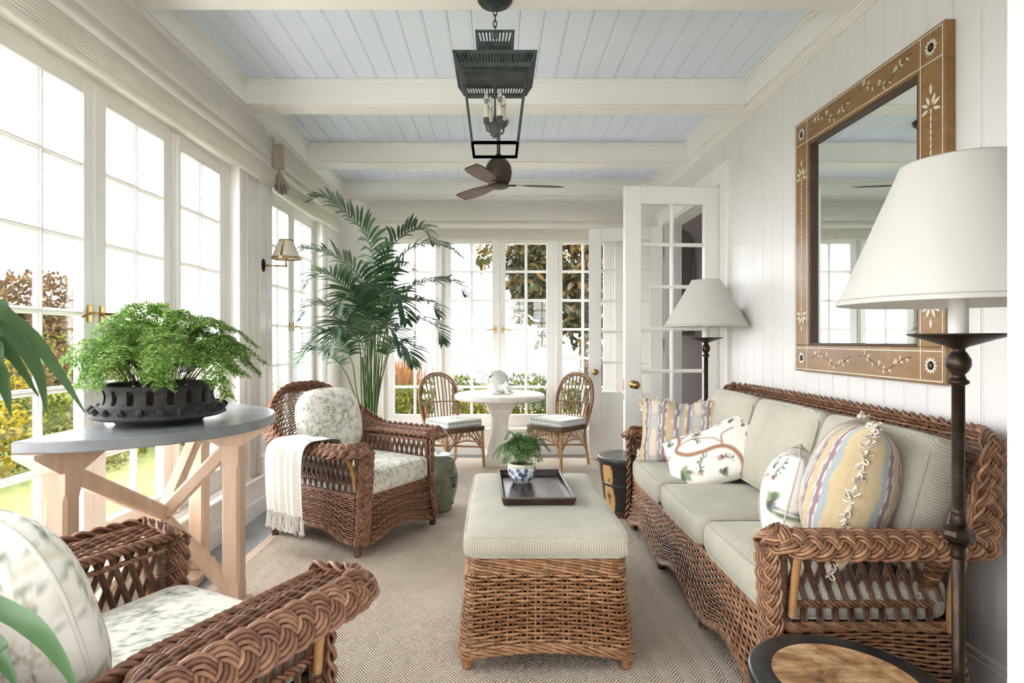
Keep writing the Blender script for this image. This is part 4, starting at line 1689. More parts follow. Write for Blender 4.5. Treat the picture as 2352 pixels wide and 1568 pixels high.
def jacobean(w, h, seed):
    r = random.Random(seed)
    p = Print((238, 234, 225))
    brown, bedge = (166, 122, 92), (104, 66, 46)
    dk, mid, lt = (44, 74, 62), (86, 112, 84), (146, 156, 120)
    navy = (50, 70, 84)

    def leafy(cx, cy, s, a):
        for k in range(11):
            b = a + r.uniform(-1.0, 1.0)
            d = s * r.uniform(.15, .75)
            p.ell(cx + d * math.cos(b), cy + d * math.sin(b), s * r.uniform(.22, .36), s * r.uniform(.12, .2), b, r.choice([dk, mid, lt, navy]), .85, .5)
        p.line([(cx, cy), (cx + s * .9 * math.cos(a), cy + s * .9 * math.sin(a))], .003, (176, 112, 84), .9)

    def sprig(cx, cy, s, a):
        pts = [(cx + t * s * .3 * math.cos(a + .25 * t), cy + t * s * .3 * math.sin(a + .25 * t)) for t in range(5)]
        p.line(pts, .0026, (120, 130, 116), .9)
        for i, (x, y) in enumerate(pts[1:]):
            for sg in (-1, 1):
                b = a + .25 * i + sg * .9
                p.ell(x + .012 * math.cos(b), y + .012 * math.sin(b), .013, .006, b, r.choice([mid, lt, dk, navy]), .9, .4)

    def flower(cx, cy, s):
        for k in range(8):
            b = k * PI / 4
            p.ell(cx + s * math.cos(b), cy + s * math.sin(b), s * .6, s * .45, b, (190, 92, 64), .9, .4)
        p.ell(cx, cy, s * .7, s * .7, 0, (226, 196, 160), 1, .4)
        p.ell(cx, cy, s * .35, s * .35, 0, (168, 70, 46), 1, .4)

    trunk = bez([(-.14, .20, 0), (-.13, .10, 0), (-.155, .05, 0), (-.10, -.005, 0), (-.03, -.02, 0), (.05, -.02, 0), (.10, -.05, 0), (.125, -.11, 0), (.115, -.17, 0), (.06, -.21, 0)], 40)[:, :2] * (w / .46, h / .36)
    p.line(trunk, .034, brown, 1, bedge)
    br_ = bez([(-.14, .075, 0), (-.05, .095, 0), (.02, .06, 0), (.065, .0, 0)], 16)[:, :2] * (w / .46, h / .36)
    p.line(br_, .014, (186, 146, 116), 1, brown)
    p.line(bez([(.07, -.02, 0), (.075, .05, 0), (.13, .075, 0)], 10)[:, :2] * (w / .46, h / .36), .012, brown, 1, bedge)
    leafy(-.15 * w / .46, -.07 * h / .36, .10, -.6)
    leafy(.18 * w / .46, -.03 * h / .36, .085, .5)
    leafy(.02 * w / .46, -.155 * h / .36, .05, .2)
    flower(.045 * w / .46, -.085 * h / .36, .0125)
    leafy(-.03 * w / .46, .125 * h / .36, .055, 2.6)
    leafy(.12 * w / .46, .11 * h / .36, .045, .9)
    leafy(-.19 * w / .46, .10 * h / .36, .05, 1.2)
    flower(-.06 * w / .46, -.12 * h / .36, .010)
    for (x, y, s, a) in ((-.05, .03, .05, .7), (.16, .09, .05, .2), (-.20, .02, .05, 1.8), (-.20, .12, .05, .6), (.0, -.06, .05, 2.4), (.09, -.12, .05, 1.6), (.05, .13, .05, .3), (-.08, -.13, .05, .1), (-.07, .14, .04, 2.5)):
        sprig(x * w / .46, y * h / .36, s, a)
    p.ell(.175 * w / .46, .075 * h / .36, .014, .012, 0, (150, 96, 74), 1, .3)
    return p


def scatter(label, w, h, t, loc, eul, pr, mat, fr=None, dent=0.0, seed=0, cat='cushion', group=None):
    c = thing('scatter_cushion', label, cat, loc, rot=eul, group=group)
    mb = MB()
    E = pillow_mesh(mb, w, h, t, pr, dent=dent, seed=seed)
    mb.build('cover', mat, c)
    if fr:
        n = len(E)
        q = E[:, 0] / (w / 2), E[:, 1] / (h / 2)
        if fr == 'ends':
            R_ = E[E[:, 0] > 0.92 * w / 2]
            R_ = R_[np.argsort(R_[:, 1])]
            fringe(c, R_, n=64)
            L_ = E[E[:, 0] < -0.92 * w / 2]
            L_ = L_[np.argsort(L_[:, 1])]
            fringe(c, L_, n=64)
        else:
            T_ = E[E[:, 1] > 0.55 * h / 2]
            T_ = T_[np.argsort(T_[:, 0])]
            fringe(c, T_, n=56)
            B_ = E[E[:, 1] < -0.55 * h / 2]
            B_ = B_[np.argsort(B_[:, 0])]
            fringe(c, B_, n=56)
    else:
        pb_ = MB()
        pb_.tubes(E, 0.0035, ns=6, closed=True)
        pb_.UC = [np.broadcast_to(np.array(lin((206, 200, 186))), u.shape).copy() for u in pb_.UC]
        pb_.has_col = True
        pb_.build('welt', mat, c)
    return c


def orient(face, up):
    """rotation whose local z looks along `face` and whose local y is close to `up`"""
    z = Vector(face).normalized()
    y = Vector(up)
    y = (y - z * y.dot(z)).normalized()
    x = y.cross(z)
    return Matrix((x, y, z)).transposed().to_euler()


scatter('striped ikat cushion with fringe in the far corner of the sofa', 0.56, 0.42, 0.09, (1.175, 3.655, 0.675), orient((-0.42, -0.86, 0.42), (0.16, 0.40, 1)), stripe_print(0.56), 'woven_stripe', 'ends2', dent=0.06, seed=3)
scatter('white cushion with brown branch and leaf print lying beside the far striped cushion', 0.56, 0.385, 0.09, (1.205, 3.25, 0.610), orient((-0.62, -0.52, 0.62), (-0.05, 0.62, 0.75)), jacobean(0.56, 0.385, 4), 'printed_cotton', None, dent=0.025, seed=5)
scatter('white leaf-print cushion standing behind the near striped cushion', 0.42, 0.36, 0.105, (1.150, 2.300, 0.640), orient((-0.86, 0.46, 0.22), (0.18, -0.05, 1)), jacobean(0.42, 0.36, 9), 'printed_cotton', None, seed=7)
scatter('striped ikat cushion with fringe propped on the near arm of the sofa', 0.46, 0.50, 0.145, (1.235, 2.055, 0.725), orient((-0.84, 0.48, 0.25), (0.22, -0.06, 1)), stripe_print(0.46), 'woven_stripe', 'ends', seed=8)
# ================================================================== demilune console table
CX, CY, CR, CH = -1.662, 2.615, 0.622, 0.90
con = thing('console_table', 'half-round console table with grey stone top and pale wood trestle legs', 'table', (0, 0, 0))
th = np.linspace(-PI / 2, PI / 2, 60)
arc = [(CX + CR * math.cos(a), CY + CR * math.sin(a)) for a in th]


def slab(outline, z0, z1, bev):
    """flat slab with a small bevel, fan-capped"""
    mb = MB()
    o = np.array(outline)
    c = o.mean(0)
    n = len(o)
    d = o - c
    inn_ = o - d / np.linalg.norm(d, axis=1, keepdims=True) * bev
    rings = [np.column_stack([inn_, np.full(n, z0)]), np.column_stack([o, np.full(n, z0 + bev)]), np.column_stack([o, np.full(n, z1 - bev)]), np.column_stack([inn_, np.full(n, z1)])]
    mb.grid(np.array(rings), wv=True, smooth=False, flip=True)
    for k, z in ((0, z0), (3, z1)):
        V = np.vstack([rings[k], [[c[0], c[1], z]]])
        T = [((i + 1) % n, i, n) if k == 0 else (i, (i + 1) % n, n) for i in range(n)]
        mb.add(V, None, T, smooth=False)
    return mb


slab(arc, CH - 0.042, CH, 0.004).build('stone_top', 'zinc_stone', con)
LEGS = [(-1.585, 2.125), (-1.585, 3.10), (-1.205, 2.665)]
ctr = np.array((-1.50, 2.62))
for k, (lx, ly) in enumerate(LEGS):
    mb = MB()
    w = 0.040
    sh = 0.011
    # square post, chamfered between square ends
    sec = lambda c: [(-w + c, -w), (w - c, -w), (w, -w + c), (w, w - c), (w - c, w), (-w + c, w), (-w, w - c), (-w, -w + c)]
    prof = [(0.055, 0.0015), (0.13, 0.0015), (0.16, sh), (0.67, sh), (0.70, 0.0015), (0.775, 0.0015)]
    rings = np.array([[(lx + x, ly + y, z) for x, y in sec(c)] for z, c in prof])
    mb.grid(rings, wv=True, smooth=False, flip=True)
    mb.box((lx - w, ly - w, 0.054), (lx + w, ly + w, 0.056))
    mb.build('leg', 'pale_wood', con)
    d = ctr - np.array((lx, ly))
    d /= np.linalg.norm(d)
    # foot with chamfered toe, running from the centre past the post
    mb = MB()
    a = np.array((lx, ly)) - d * 0.135
    b = np.array((lx, ly)) + d * 0.18
    mb.beam((*a, 0.0275), (*b, 0.0275), 0.095, 0.055, ch=0.012)
    mb.beam((*(np.array((lx, ly)) - d * 0.075), 0.0625), (*(np.array((lx, ly)) + d * 0.075), 0.0625), 0.088, 0.02, ch=0.008)
    mb.build('foot', 'pale_wood', con)
    # bracket under the top, flaring outwards
    mb = MB()
    o = np.array((lx, ly))
    perp = np.array((-d[1], d[0]))
    R3 = np.array([[d[0], perp[0], 0], [d[1], perp[1], 0], [0, 0, 1]])
    pts = [(-0.15, 0.858), (-0.15, 0.842), (-0.05, 0.772), (0.05, 0.772), (0.16, 0.83), (0.16, 0.858)]
    V = [(o + d * x + perp * s * 0.046) for s in (-1, 1) for x, z in pts]
    V = [(v[0], v[1], pts[i % 6][1]) for i, v in enumerate(V)]
    Q = [(i, (i + 1) % 6, 6 + (i + 1) % 6, 6 + i) for i in range(6)] + [(0, 3, 2, 1), (0, 5, 4, 3), (6, 7, 8, 9), (6, 9, 10, 11)]
    mb.add(V, Q, smooth=False)
    mb.build('bracket', 'pale_wood', con)
    # brace to the central knot, up and down
    mb = MB()
    mb.beam((lx + d[0] * 0.03, ly + d[1] * 0.03, 0.755), (ctr[0], ctr[1], 0.47), 0.055, 0.062, ch=0.010)
    mb.build('brace', 'pale_wood', con)
    mb = MB()
    mb.beam((lx + d[0] * 0.03, ly + d[1] * 0.03, 0.135), (ctr[0], ctr[1], 0.44), 0.055, 0.062, ch=0.010)
    mb.build('brace', 'pale_wood', con)

# ---- pierced black bowl and fern
BX, BY = -1.445, 2.50
bowl = thing('clay_bowl', 'pierced matte black clay bowl on the grey console top', 'bowl', (BX, BY, CH))
nslot = 18


def bowl_wall():
    mb = MB()
    nt, zs = 288, np.concatenate([[0.072, 0.080], np.linspace(0.088, 0.146, 12), [0.154, 0.162]])
    thb = np.arange(nt) * 2 * PI / nt

    def rad(z):
        return 0.222 - 0.016 * np.sin(PI * np.clip((z - 0.072) / 0.09, 0, 1))
    for thick, fl in ((0.0, True), (-0.010, False)):
        P = np.stack([np.stack([(rad(z) + thick) * np.cos(thb), (rad(z) + thick) * np.sin(thb), z + 0 * thb], -1) for z in zs])
        m, n = len(zs), nt
        Q = []
        for i in range(m - 1):
            for j in range(n):
                zc = (zs[i] + zs[i + 1]) / 2
                f = (j + 0.5) / nt * nslot % 1.0 - 0.5
                if (f / 0.20) ** 4 + ((zc - 0.117) / 0.027) ** 4 < 1:
                    continue
                q = (i * n + j, i * n + (j + 1) % n, (i + 1) * n + (j + 1) % n, (i + 1) * n + j)
                Q.append(q if fl else q[::-1])
        mb.add(P.reshape(-1, 3), Q)
    mb.lathe([(0.212, 0.162), (0.217, 0.166), (0.222, 0.162)][::-1], 96)
    return mb


bowl_wall().build('pierced_wall', 'black_clay', bowl)
MB().lathe([(0.0, 0.0), (0.160, 0.0), (0.166, 0.006), (0.175, 0.018), (0.240, 0.028), (0.257, 0.036), (0.254, 0.044), (0.228, 0.076), (0.215, 0.077), (0.20, 0.06)], 96).build('flared_base', 'black_clay', bowl)
for k in range(22):
    a = k * 2 * PI / 22 + 0.1
    R3 = np.array([[math.cos(a), -math.sin(a), 0], [math.sin(a), math.cos(a), 0], [0, 0, 1]])
    tilt = np.array([[0.80, 0, 0.6], [0, 1, 0], [-0.6, 0, 0.80]])
    MB().box((-0.008, -0.012, -0.022), (0.013, 0.012, 0.022), 0.005, R3 @ tilt, (0.243 * math.cos(a), 0.243 * math.sin(a), 0.060)).build('stud', 'black_clay', bowl)
MB().lathe([(0.18, 0.05), (0.185, 0.120), (0.12, 0.135), (0.0, 0.138)], 48).build('soil', 'soil', bowl)


def fern_frond(mb, base, az, reach, rise, droop, L_pin, rnd, npair=20, start=0.28, sub=8, leaf=0.010):
    """arching rachis with lacy pinnae"""
    d = np.array((math.cos(az), math.sin(az), 0))
    p = [base, base + d * reach * 0.30 + (0, 0, rise * 0.72), base + d * reach * 0.66 + (0, 0, rise), base + d * reach + (0, 0, rise - droop)]
    C = bez(p, 26)
    T, N, B = frames(C, (0, 0, 1))
    V, Q = [], []
    for i in range(npair):
        f = start + (1 - start) * (i + 0.5) / npair
        k = min(int(f * 25), 24)
        q = C[k] + (C[k + 1] - C[k]) * (f * 25 - k)
        Lp = L_pin * math.sin(PI * min(1.0, 0.18 + 0.82 * (1 - (f - start) / (1 - start)))) ** 0.8 * rnd.uniform(.8, 1.15)
        for s in (-1, 1):
            pd = B[k] * s * 0.85 + T[k] * 0.5 + N[k] * rnd.uniform(-.25, .3) + np.array((0, 0, -0.15))
            pd /= np.linalg.norm(pd)
            side = np.cross(pd, N[k])
            side /= np.linalg.norm(side)
            for j in range(sub):
                g = (j + 0.6) / sub
                o = q + pd * Lp * g + np.array((0, 0, -0.25 * Lp * g * g))
                sz = leaf * (1.15 - 0.6 * g) * rnd.uniform(.8, 1.25)
                for s2 in (-1, 1):
                    ld = side * s2 * 0.9 + pd * 0.55 + N[k] * rnd.uniform(-.5, .5)
                    ld /= np.linalg.norm(ld)
                    wd = np.cross(ld, N[k] + rnd.uniform(-.4, .4) * pd)
                    wd /= np.linalg.norm(wd) + 1e-9
                    n0 = len(V)
                    V += [o, o + ld * sz * 0.5 + wd * sz * 0.36, o + ld * sz * 1.15, o + ld * sz * 0.5 - wd * sz * 0.36]
                    Q.append((n0, n0 + 1, n0 + 2, n0 + 3))
    mb.add(np.array(V), Q, smooth=False)
    return C


fern = thing('fern', 'bushy bright green fern growing in the black clay bowl', 'plant', (BX, BY, CH + 0.13))
rnd = random.Random(5)
for k in range(110):
    az = k * 2.399 + rnd.uniform(-.2, .2)
    ring = math.sqrt((k + 0.5) / 110)
    base = np.array((0.11 * ring * math.cos(az), 0.11 * ring * math.sin(az), 0.0))
    # the window limits growth towards -X
    lim = 1.0 if math.cos(az) > -0.2 else 0.62
    reach = (0.10 + 0.24 * ring * rnd.uniform(.65, 1.25)) * lim * (1.22 if math.sin(az) < -.6 else 1.0)
    rise = (0.34 - 0.15 * ring ** 1.5) * rnd.uniform(.62, 1.12)
    droop = 0.02 + 0.09 * ring ** 2 * rnd.uniform(.5, 1.3)
    mb = MB()
    C = fern_frond(mb, base, az, reach, rise, droop, 0.060, rnd, npair=16, start=0.32, sub=7, leaf=0.0135)
    o = mb.build('frond', 'leaf_fern', fern)
    MB().tubes(C, np.linspace(0.0016, 0.0006, len(C)), ns=4).build('stalk', 'stem_dark', o)

# ================================================================== floor lamps
def floor_lamp(label, loc, r_top, r_bot, z0, z1):
    L = thing('floor_lamp', label, 'lamp', loc, group='candlestick floor lamps')
    MB().lathe([(0, RZ), (0.125, RZ), (0.128, 0.022), (0.118, 0.034), (0.06, 0.045), (0.032, 0.065), (0.020, 0.09), (0.0, 0.09)], 40).build('base', 'bronze', L)
    MB().lathe([(0.0145, 0.085), (0.0145, 1.21), (0, 1.21)], 20).build('pole', 'bronze', L)
    MB().lathe([(0.015, 0.675), (0.017, 0.68), (0.017, 0.69), (0.0155, 0.70), (0.020, 0.712)], 20).lathe([(0.018, 0.712), (0.026, 0.718), (0.034, 0.725), (0.037, 0.738), (0.034, 0.75), (0.026, 0.757), (0.018, 0.762)], 8, smooth=False).lathe([(0.018, 0.762), (0.020, 0.768), (0.016, 0.785), (0.0165, 0.795), (0.018, 0.80), (0.0145, 0.806)], 20).build('knop', 'bronze', L)
    MB().lathe([(0.0145, 1.13), (0.024, 1.136), (0.024, 1.142), (0.018, 1.147), (0.014, 1.158), (0.022, 1.168), (0.028, 1.182), (0.028, 1.198), (0.020, 1.214), (0.014, 1.222), (0.016, 1.228), (0.03, 1.236)], 28).build('turned_collar', 'bronze', L)
    MB().lathe([(0.0, 1.232), (0.03, 1.234), (0.075, 1.250), (0.112, 1.262), (0.114, 1.266), (0.06, 1.258), (0.03, 1.256), (0, 1.256)], 48).build('drip_dish', 'bronze', L)
    MB().lathe([(0.022, 1.256), (0.022, 1.38), (0.0, 1.38)], 20).build('candle_sleeve', 'paint_trim', L)
    sh = MB()
    n = 72
    thl = np.arange(n) * 2 * PI / n
    zz = np.linspace(0, 1, 6)
    rr = r_bot + (r_top - r_bot) * zz
    P = np.stack([rr[:, None] * np.cos(thl), rr[:, None] * np.sin(thl), (z0 + (z1 - z0) * zz)[:, None] + 0 * thl], -1)
    sh.grid(P, wv=True, flip=True)
    P2 = P.copy()
    P2[..., :2] *= (1 - 0.003 / rr)[:, None, None]
    sh.grid(P2, wv=True)
    s_ = sh.build('shade', 'lampshade', L)
    for r_, z_ in ((r_bot, z0 + 0.006), (r_top, z1 - 0.004)):
        MB().lathe([(r_ + 0.001, z_ - 0.007), (r_ + 0.003, z_), (r_ + 0.0005, z_ + 0.007), (r_ - 0.004, z_), (r_ + 0.001, z_ - 0.007)], 72).build('shade_trim', 'shaded_linen' if r_ == r_bot and False else 'lampshade', s_)
    fb_ = MB()
    for k in range(3):
        a = k * 2 * PI / 3
        fb_.tubes(np.array([(0, 0, z1 - 0.012), (r_top * math.cos(a), r_top * math.sin(a), z1 - 0.006)]), 0.0018, ns=6)
    fb_.tubes(np.array([(0, 0, 1.38), (0, 0, z1 - 0.012)]), 0.003, ns=6)
    fb_.build('shade_fitter', 'bronze', L)
    MB().lathe([(0.0, z1 + 0.014), (0.006, z1 + 0.012), (0.008, z1 + 0.005), (0.005, z1 - 0.002), (0.003, z1 - 0.012)], 12).build('finial', 'bronze', L)
    return L


floor_lamp('bronze floor lamp with white shade at the near end of the sofa', (1.212, 1.535, 0), 0.130, 0.278, 1.345, 1.712)
floor_lamp('bronze floor lamp with white shade between the sofa and the open door', (1.455, 4.075, 0), 0.098, 0.285, 1.342, 1.663)

# ================================================================== inlaid mirror
MY0, MY1, MZ0, MZ1 = 2.164, 3.257, 1.080, 2.441
mw_, mh_ = MY1 - MY0, MZ1 - MZ0
mir = thing('wall_mirror', 'large mirror in an inlaid honey wood frame on the boarded wall', 'mirror', (XR, MY1, MZ0), -PI / 2)
FW, FT = 0.142, 0.040         # frame width, projection; local x along width, -y into the room


def rail(x0, x1, z0, z1, nm):
    return MB().box((x0, -FT, z0), (x1, 0, z1), 0.003).build(nm, 'frame_wood', mir)


rails = {'top': rail(0, mw_, mh_ - FW, mh_, 'frame_rail'), 'bot': rail(0, mw_, 0, FW, 'frame_rail'),
         'l': rail(0, FW, FW, mh_ - FW, 'frame_stile'), 'r': rail(mw_ - FW, mw_, FW, mh_ - FW, 'frame_stile')}
lip = MB()
lp = 0.012
lip.box((FW, -FT + .004, FW), (FW + lp, -0.006, mh_ - FW), 0.002).box((mw_ - FW - lp, -FT + .004, FW), (mw_ - FW, -0.006, mh_ - FW), 0.002)
lip.box((FW + lp, -FT + .004, FW), (mw_ - FW - lp, -0.006, FW + lp), 0.002).box((FW + lp, -FT + .004, mh_ - FW - lp), (mw_ - FW - lp, -0.006, mh_ - FW), 0.002)
lip.build('inner_lip', 'dark_inlay', mir)
MB().box((FW + 0.002, -0.014, FW + 0.002), (mw_ - FW - 0.002, -0.008, mh_ - FW - 0.002)).build('mirror_glass', 'mirror_silver', mir)
F0 = -FT - 0.0006


def inlay_line(mb, x0, z0, x1, z1, w=0.0042):
    if abs(x1 - x0) > abs(z1 - z0):
        mb.box((x0, F0 - .0004, z0 - w / 2), (x1, F0 + .002, z0 + w / 2))
    else:
        mb.box((x0 - w / 2, F0 - .0002, z0), (x0 + w / 2, F0 + .002, z1))


e, ib = 0.012, FW - 0.016
for nm, mat, w, off in (('inlay_line', 'ivory_inlay', 0.0042, 0.0), ):
    mb = MB()
    for z in (e, ib, mh_ - ib, mh_ - e):
        inlay_line(mb, e, z, mw_ - e, z)
    for x in (e, ib, mw_ - ib, mw_ - e):
        inlay_line(mb, x, e, x, mh_ - e)
    mb.build('inlay_line', 'ivory_inlay', mir)


def petal(mb, cx, cz, a, L, w, y=None):
    """pointed ivory leaf standing a hair proud of the frame"""
    y = F0 if y is None else y
    ca, sa = math.cos(a), math.sin(a)
    pts = [(0, 0), (L * .35, w / 2), (L * .7, w * .38), (L, 0), (L * .7, -w * .38), (L * .35, -w / 2)]
    mb.prism([(cx + x * ca - z * sa, cz + x * sa + z * ca) for x, z in pts], y - 0.0008, y + 0.002, lambda p, q, r: (p, r, q))


def star_flower(cx, cz, R, n=12):
    mb = MB()
    for k in range(n):
        petal(mb, cx, cz, k * 2 * PI / n, R, R * 0.42)
    o = mb.build('inlay_flower', 'ivory_inlay', mir, stuff=True)
    d_ = MB()
    d_.prism([(cx + R * .30 * math.cos(a), cz + R * .30 * math.sin(a)) for a in np.arange(10) * PI / 5], F0 - 0.0014, F0, lambda p, q, r: (p, r, q))
    d_.build('flower_eye', 'dark_inlay', o)


c_ = FW / 2
for cx in (c_, mw_ - c_):
    for cz in (c_, mh_ - c_):
        star_flower(cx, cz, 0.034)
# vine scrolls on the rails
for cz0 in (c_, mh_ - c_):
    for half in (0, 1):
        xa = FW + 0.03 + half * (mw_ - 2 * FW) / 2
        xb = xa + (mw_ - 2 * FW) / 2 - 0.06
        xs_ = np.linspace(xa, xb, 40)
        ph_ = (xs_ - xa) / (xb - xa) * 2 * PI * 1.15 + half
        zs_ = cz0 + 0.028 * np.sin(ph_)
        MB().tubes(np.stack([xs_, np.full(40, F0), zs_], -1), 0.0012, ns=4, hint=(0, 1, 0)).build('inlay_vine', 'dark_inlay', mir)
        mb = MB()
        for k in range(3, 38, 4):
            a = math.atan2(zs_[k + 1] - zs_[k - 1], xs_[k + 1] - xs_[k - 1])
            for s in (-1, 1):
                if (k // 4 + (s > 0)) % 3:
                    petal(mb, xs_[k], zs_[k], a + s * 1.0, 0.024, 0.0085)
            if k % 12 == 3:
                for q_ in range(6):
                    petal(mb, xs_[k] + 0.012, zs_[k] + 0.016 * (1 if k % 8 else -1), q_ * PI / 3, 0.013, 0.009)
        mb.build('inlay_leaves', 'ivory_inlay', mir, stuff=True)
for cx in (c_, mw_ - c_):
    mb = MB()
    zs_ = np.linspace(FW + 0.16, mh_ - FW - 0.16, 30)
    for k, z in enumerate(zs_[:-1]):
        mb.box((cx - 0.0035, F0 - .0004, z), (cx + 0.0035, F0 + .002, z + (zs_[1] - zs_[0]) * 0.82))
    for end, sg in ((zs_[0], -1), (zs_[-1], 1)):
        for da in (-1.9, -1.1, -.45, .45, 1.1, 1.9):
            a = sg * PI / 2 + da
            petal(mb, cx + 0.012 * math.cos(a), end + 0.012 * math.sin(a), a, 0.042, 0.014)
        petal(mb, cx, end + sg * 0.05, sg * PI / 2, 0.042, 0.014)
    mb.build('inlay_wheat', 'ivory_inlay', mir, stuff=True)

# ================================================================== lantern
LX, LY = -0.012, 2.67
lan = thing('hanging_lantern', 'dark verdigris metal lantern hanging from the ceiling beam', 'lantern', (LX, LY, 0))
MB().lathe([(0.0, ZS - 0.052), (0.018, ZS - 0.050), (0.024, ZS - 0.042), (0.030, ZS - 0.036), (0.048, ZS - 0.034), (0.056, ZS - 0.026), (0.070, ZS - 0.022), (0.076, ZS - 0.012), (0.080, ZS - 0.008), (0.080, ZS - 0.006), (0, ZS - .006)], 40).build('ceiling_rose', 'verdigris', lan)
z = ZS - 0.05
k = 0
while z > 2.628:
    a = np.arange(14) * 2 * PI / 14
    q = np.stack([0.0085 * np.cos(a), 0 * a, 0.017 * np.sin(a)], -1)
    if k % 2:
        q = q[:, [1, 0, 2]]
    MB().tubes(q + (0, 0, z - 0.013), 0.0026, ns=6, closed=True, hint=(0, 1, 0) if k % 2 == 0 else (1, 0, 0)).build('chain_link', 'verdigris', lan)
    z -= 0.0262
    k += 1


def frame_ring(mb, hw0, hw1, z0, z1, t=0.004):
    """thin four-sided sloping band"""
    c0 = np.array([(-1, -1), (1, -1), (1, 1), (-1, 1)])
    for off in (0.0, -t):
        P = np.array([[(x * (hw0 + off), y * (hw0 + off), z0) for x, y in c0], [(x * (hw1 + off), y * (hw1 + off), z1) for x, y in c0]])
        mb.grid(P, wv=True, smooth=False, flip=(off == 0))
    for hw, z_, fl in ((hw0, z0, True), (hw1, z1, False)):
        P = np.array([[(x * hw, y * hw, z_) for x, y in c0], [(x * (hw - t), y * (hw - t), z_) for x, y in c0]])
        mb.grid(P, wv=True, smooth=False, flip=not fl)
    return mb


def slotted_band(mb, hw0, hw1, z0, z1, n):
    """band pierced by n upright slots on each side"""
    for s in range(4):
        ca, sa = (1, 0, -1, 0)[s], (0, 1, 0, -1)[s]
        for i in range(n):
            u = (i + 0.5) / n * 2 - 1
            w = 0.55 / n
            V = []
            for (hw, z_) in ((hw0, z0), (hw1, z1)):
                for uu in (u - w, u + w):
                    for dd in (0.0, -0.003):
                        x, y = uu * hw, -(hw + dd)
                        V.append((x * ca - y * sa, x * sa + y * ca, z_))
            mb.add(V, [(0, 2, 6, 4), (1, 5, 7, 3), (0, 4, 5, 1), (2, 3, 7, 6)], smooth=False)


mb = MB()
slotted_band(mb, 0.074, 0.086, 2.578, 2.612, 11)
frame_ring(mb, 0.086, 0.088, 2.612, 2.622)
frame_ring(mb, 0.070, 0.074, 2.560, 2.578)
frame_ring(mb, 0.080, 0.070, 2.50, 2.560)
mb.build('chimney_cap', 'verdigris', lan)
mb = MB()
slotted_band(mb, 0.160, 0.176, 2.444, 2.474, 26)
frame_ring(mb, 0.176, 0.182, 2.474, 2.486)
frame_ring(mb, 0.152, 0.160, 2.428, 2.444)
frame_ring(mb, 0.142, 0.152, 2.422, 2.428)
mb.box((-0.178, -0.178, 2.483), (0.178, 0.178, 2.488))
frame_ring(mb, 0.176, 0.082, 2.488, 2.512)
mb.build('roof', 'verdigris', lan)
mb = MB()
z0, z1, h0, h1 = 2.118, 2.424, 0.100, 0.138
for sx in (-1, 1):
    for sy in (-1, 1):
        mb.beam((sx * h0, sy * h0, z0), (sx * h1, sy * h1, z1), 0.011, 0.011, up=(1, 0, 0))
for hw, z_ in ((h0, z0), (h1 - 0.001, z1 - 0.006), (h0, z0)):
    for s in (-1, 1):
        mb.beam((-hw - .004, s * hw, z_), (hw + .004, s * hw, z_), 0.011, 0.012)
        mb.beam((s * hw, -hw - .004, z_ + .0005), (s * hw, hw + .004, z_ + .0005), 0.011, 0.012)
mb.build('cage', 'verdigris', lan)
for s in range(4):
    ca, sa = (1, 0, -1, 0)[s], (0, 1, 0, -1)[s]
    V = []
    for d_ in (0.0, 0.002):
        for (x, hw, z_) in ((-h0, h0, z0), (h0, h0, z0), (h1, h1, z1 - .01), (-h1, h1, z1 - .01)):
            y = -(hw - d_)
            V.append((x * ca - y * sa, x * sa + y * ca, z_))
    MB().add(V, [(0, 1, 2, 3), (7, 6, 5, 4)], smooth=False).build('glass_panel', 'glass_pane', lan)
MB().tubes(np.array([(0, 0, 2.49), (0, 0, 2.20)]), 0.0045, ns=8, hint=(1, 0, 0)).build('stem', 'verdigris', lan)
MB().lathe([(0, 2.175), (0.012, 2.176), (0.016, 2.186), (0.024, 2.198), (0.03, 2.222), (0.028, 2.238), (0.010, 2.244), (0, 2.244)], 20).build('hub', 'verdigris', lan)
for k in range(4):
    a = k * PI / 2 + 0.5
    dx, dy = math.cos(a), math.sin(a)
    o = MB()
    o.tubes(bez([(0.018 * dx, 0.018 * dy, 2.205), (0.036 * dx, 0.036 * dy, 2.196), (0.045 * dx, 0.045 * dy, 2.214), (0.045 * dx, 0.045 * dy, 2.23)], 8), 0.004, ns=6, hint=(0.1, .2, 1))
    o.lathe([(0.006, 2.226), (0.013, 2.234), (0.014, 2.256), (0.0, 2.256)], 14, (0.045 * dx, 0.045 * dy, 0))
    arm_ = o.build('candle_arm', 'verdigris', lan)
    MB().lathe([(0.0105, 2.254), (0.0105, 2.318), (0.0, 2.318)], 14, (0.045 * dx, 0.045 * dy, 0)).build('candle', 'candle_ivory', arm_)
    MB().lathe([(0.006, 2.318), (0.012, 2.336), (0.011, 2.352), (0.005, 2.372), (0.0, 2.382)], 14, (0.045 * dx, 0.045 * dy, 0)).build('bulb', 'bulb_glass', arm_)

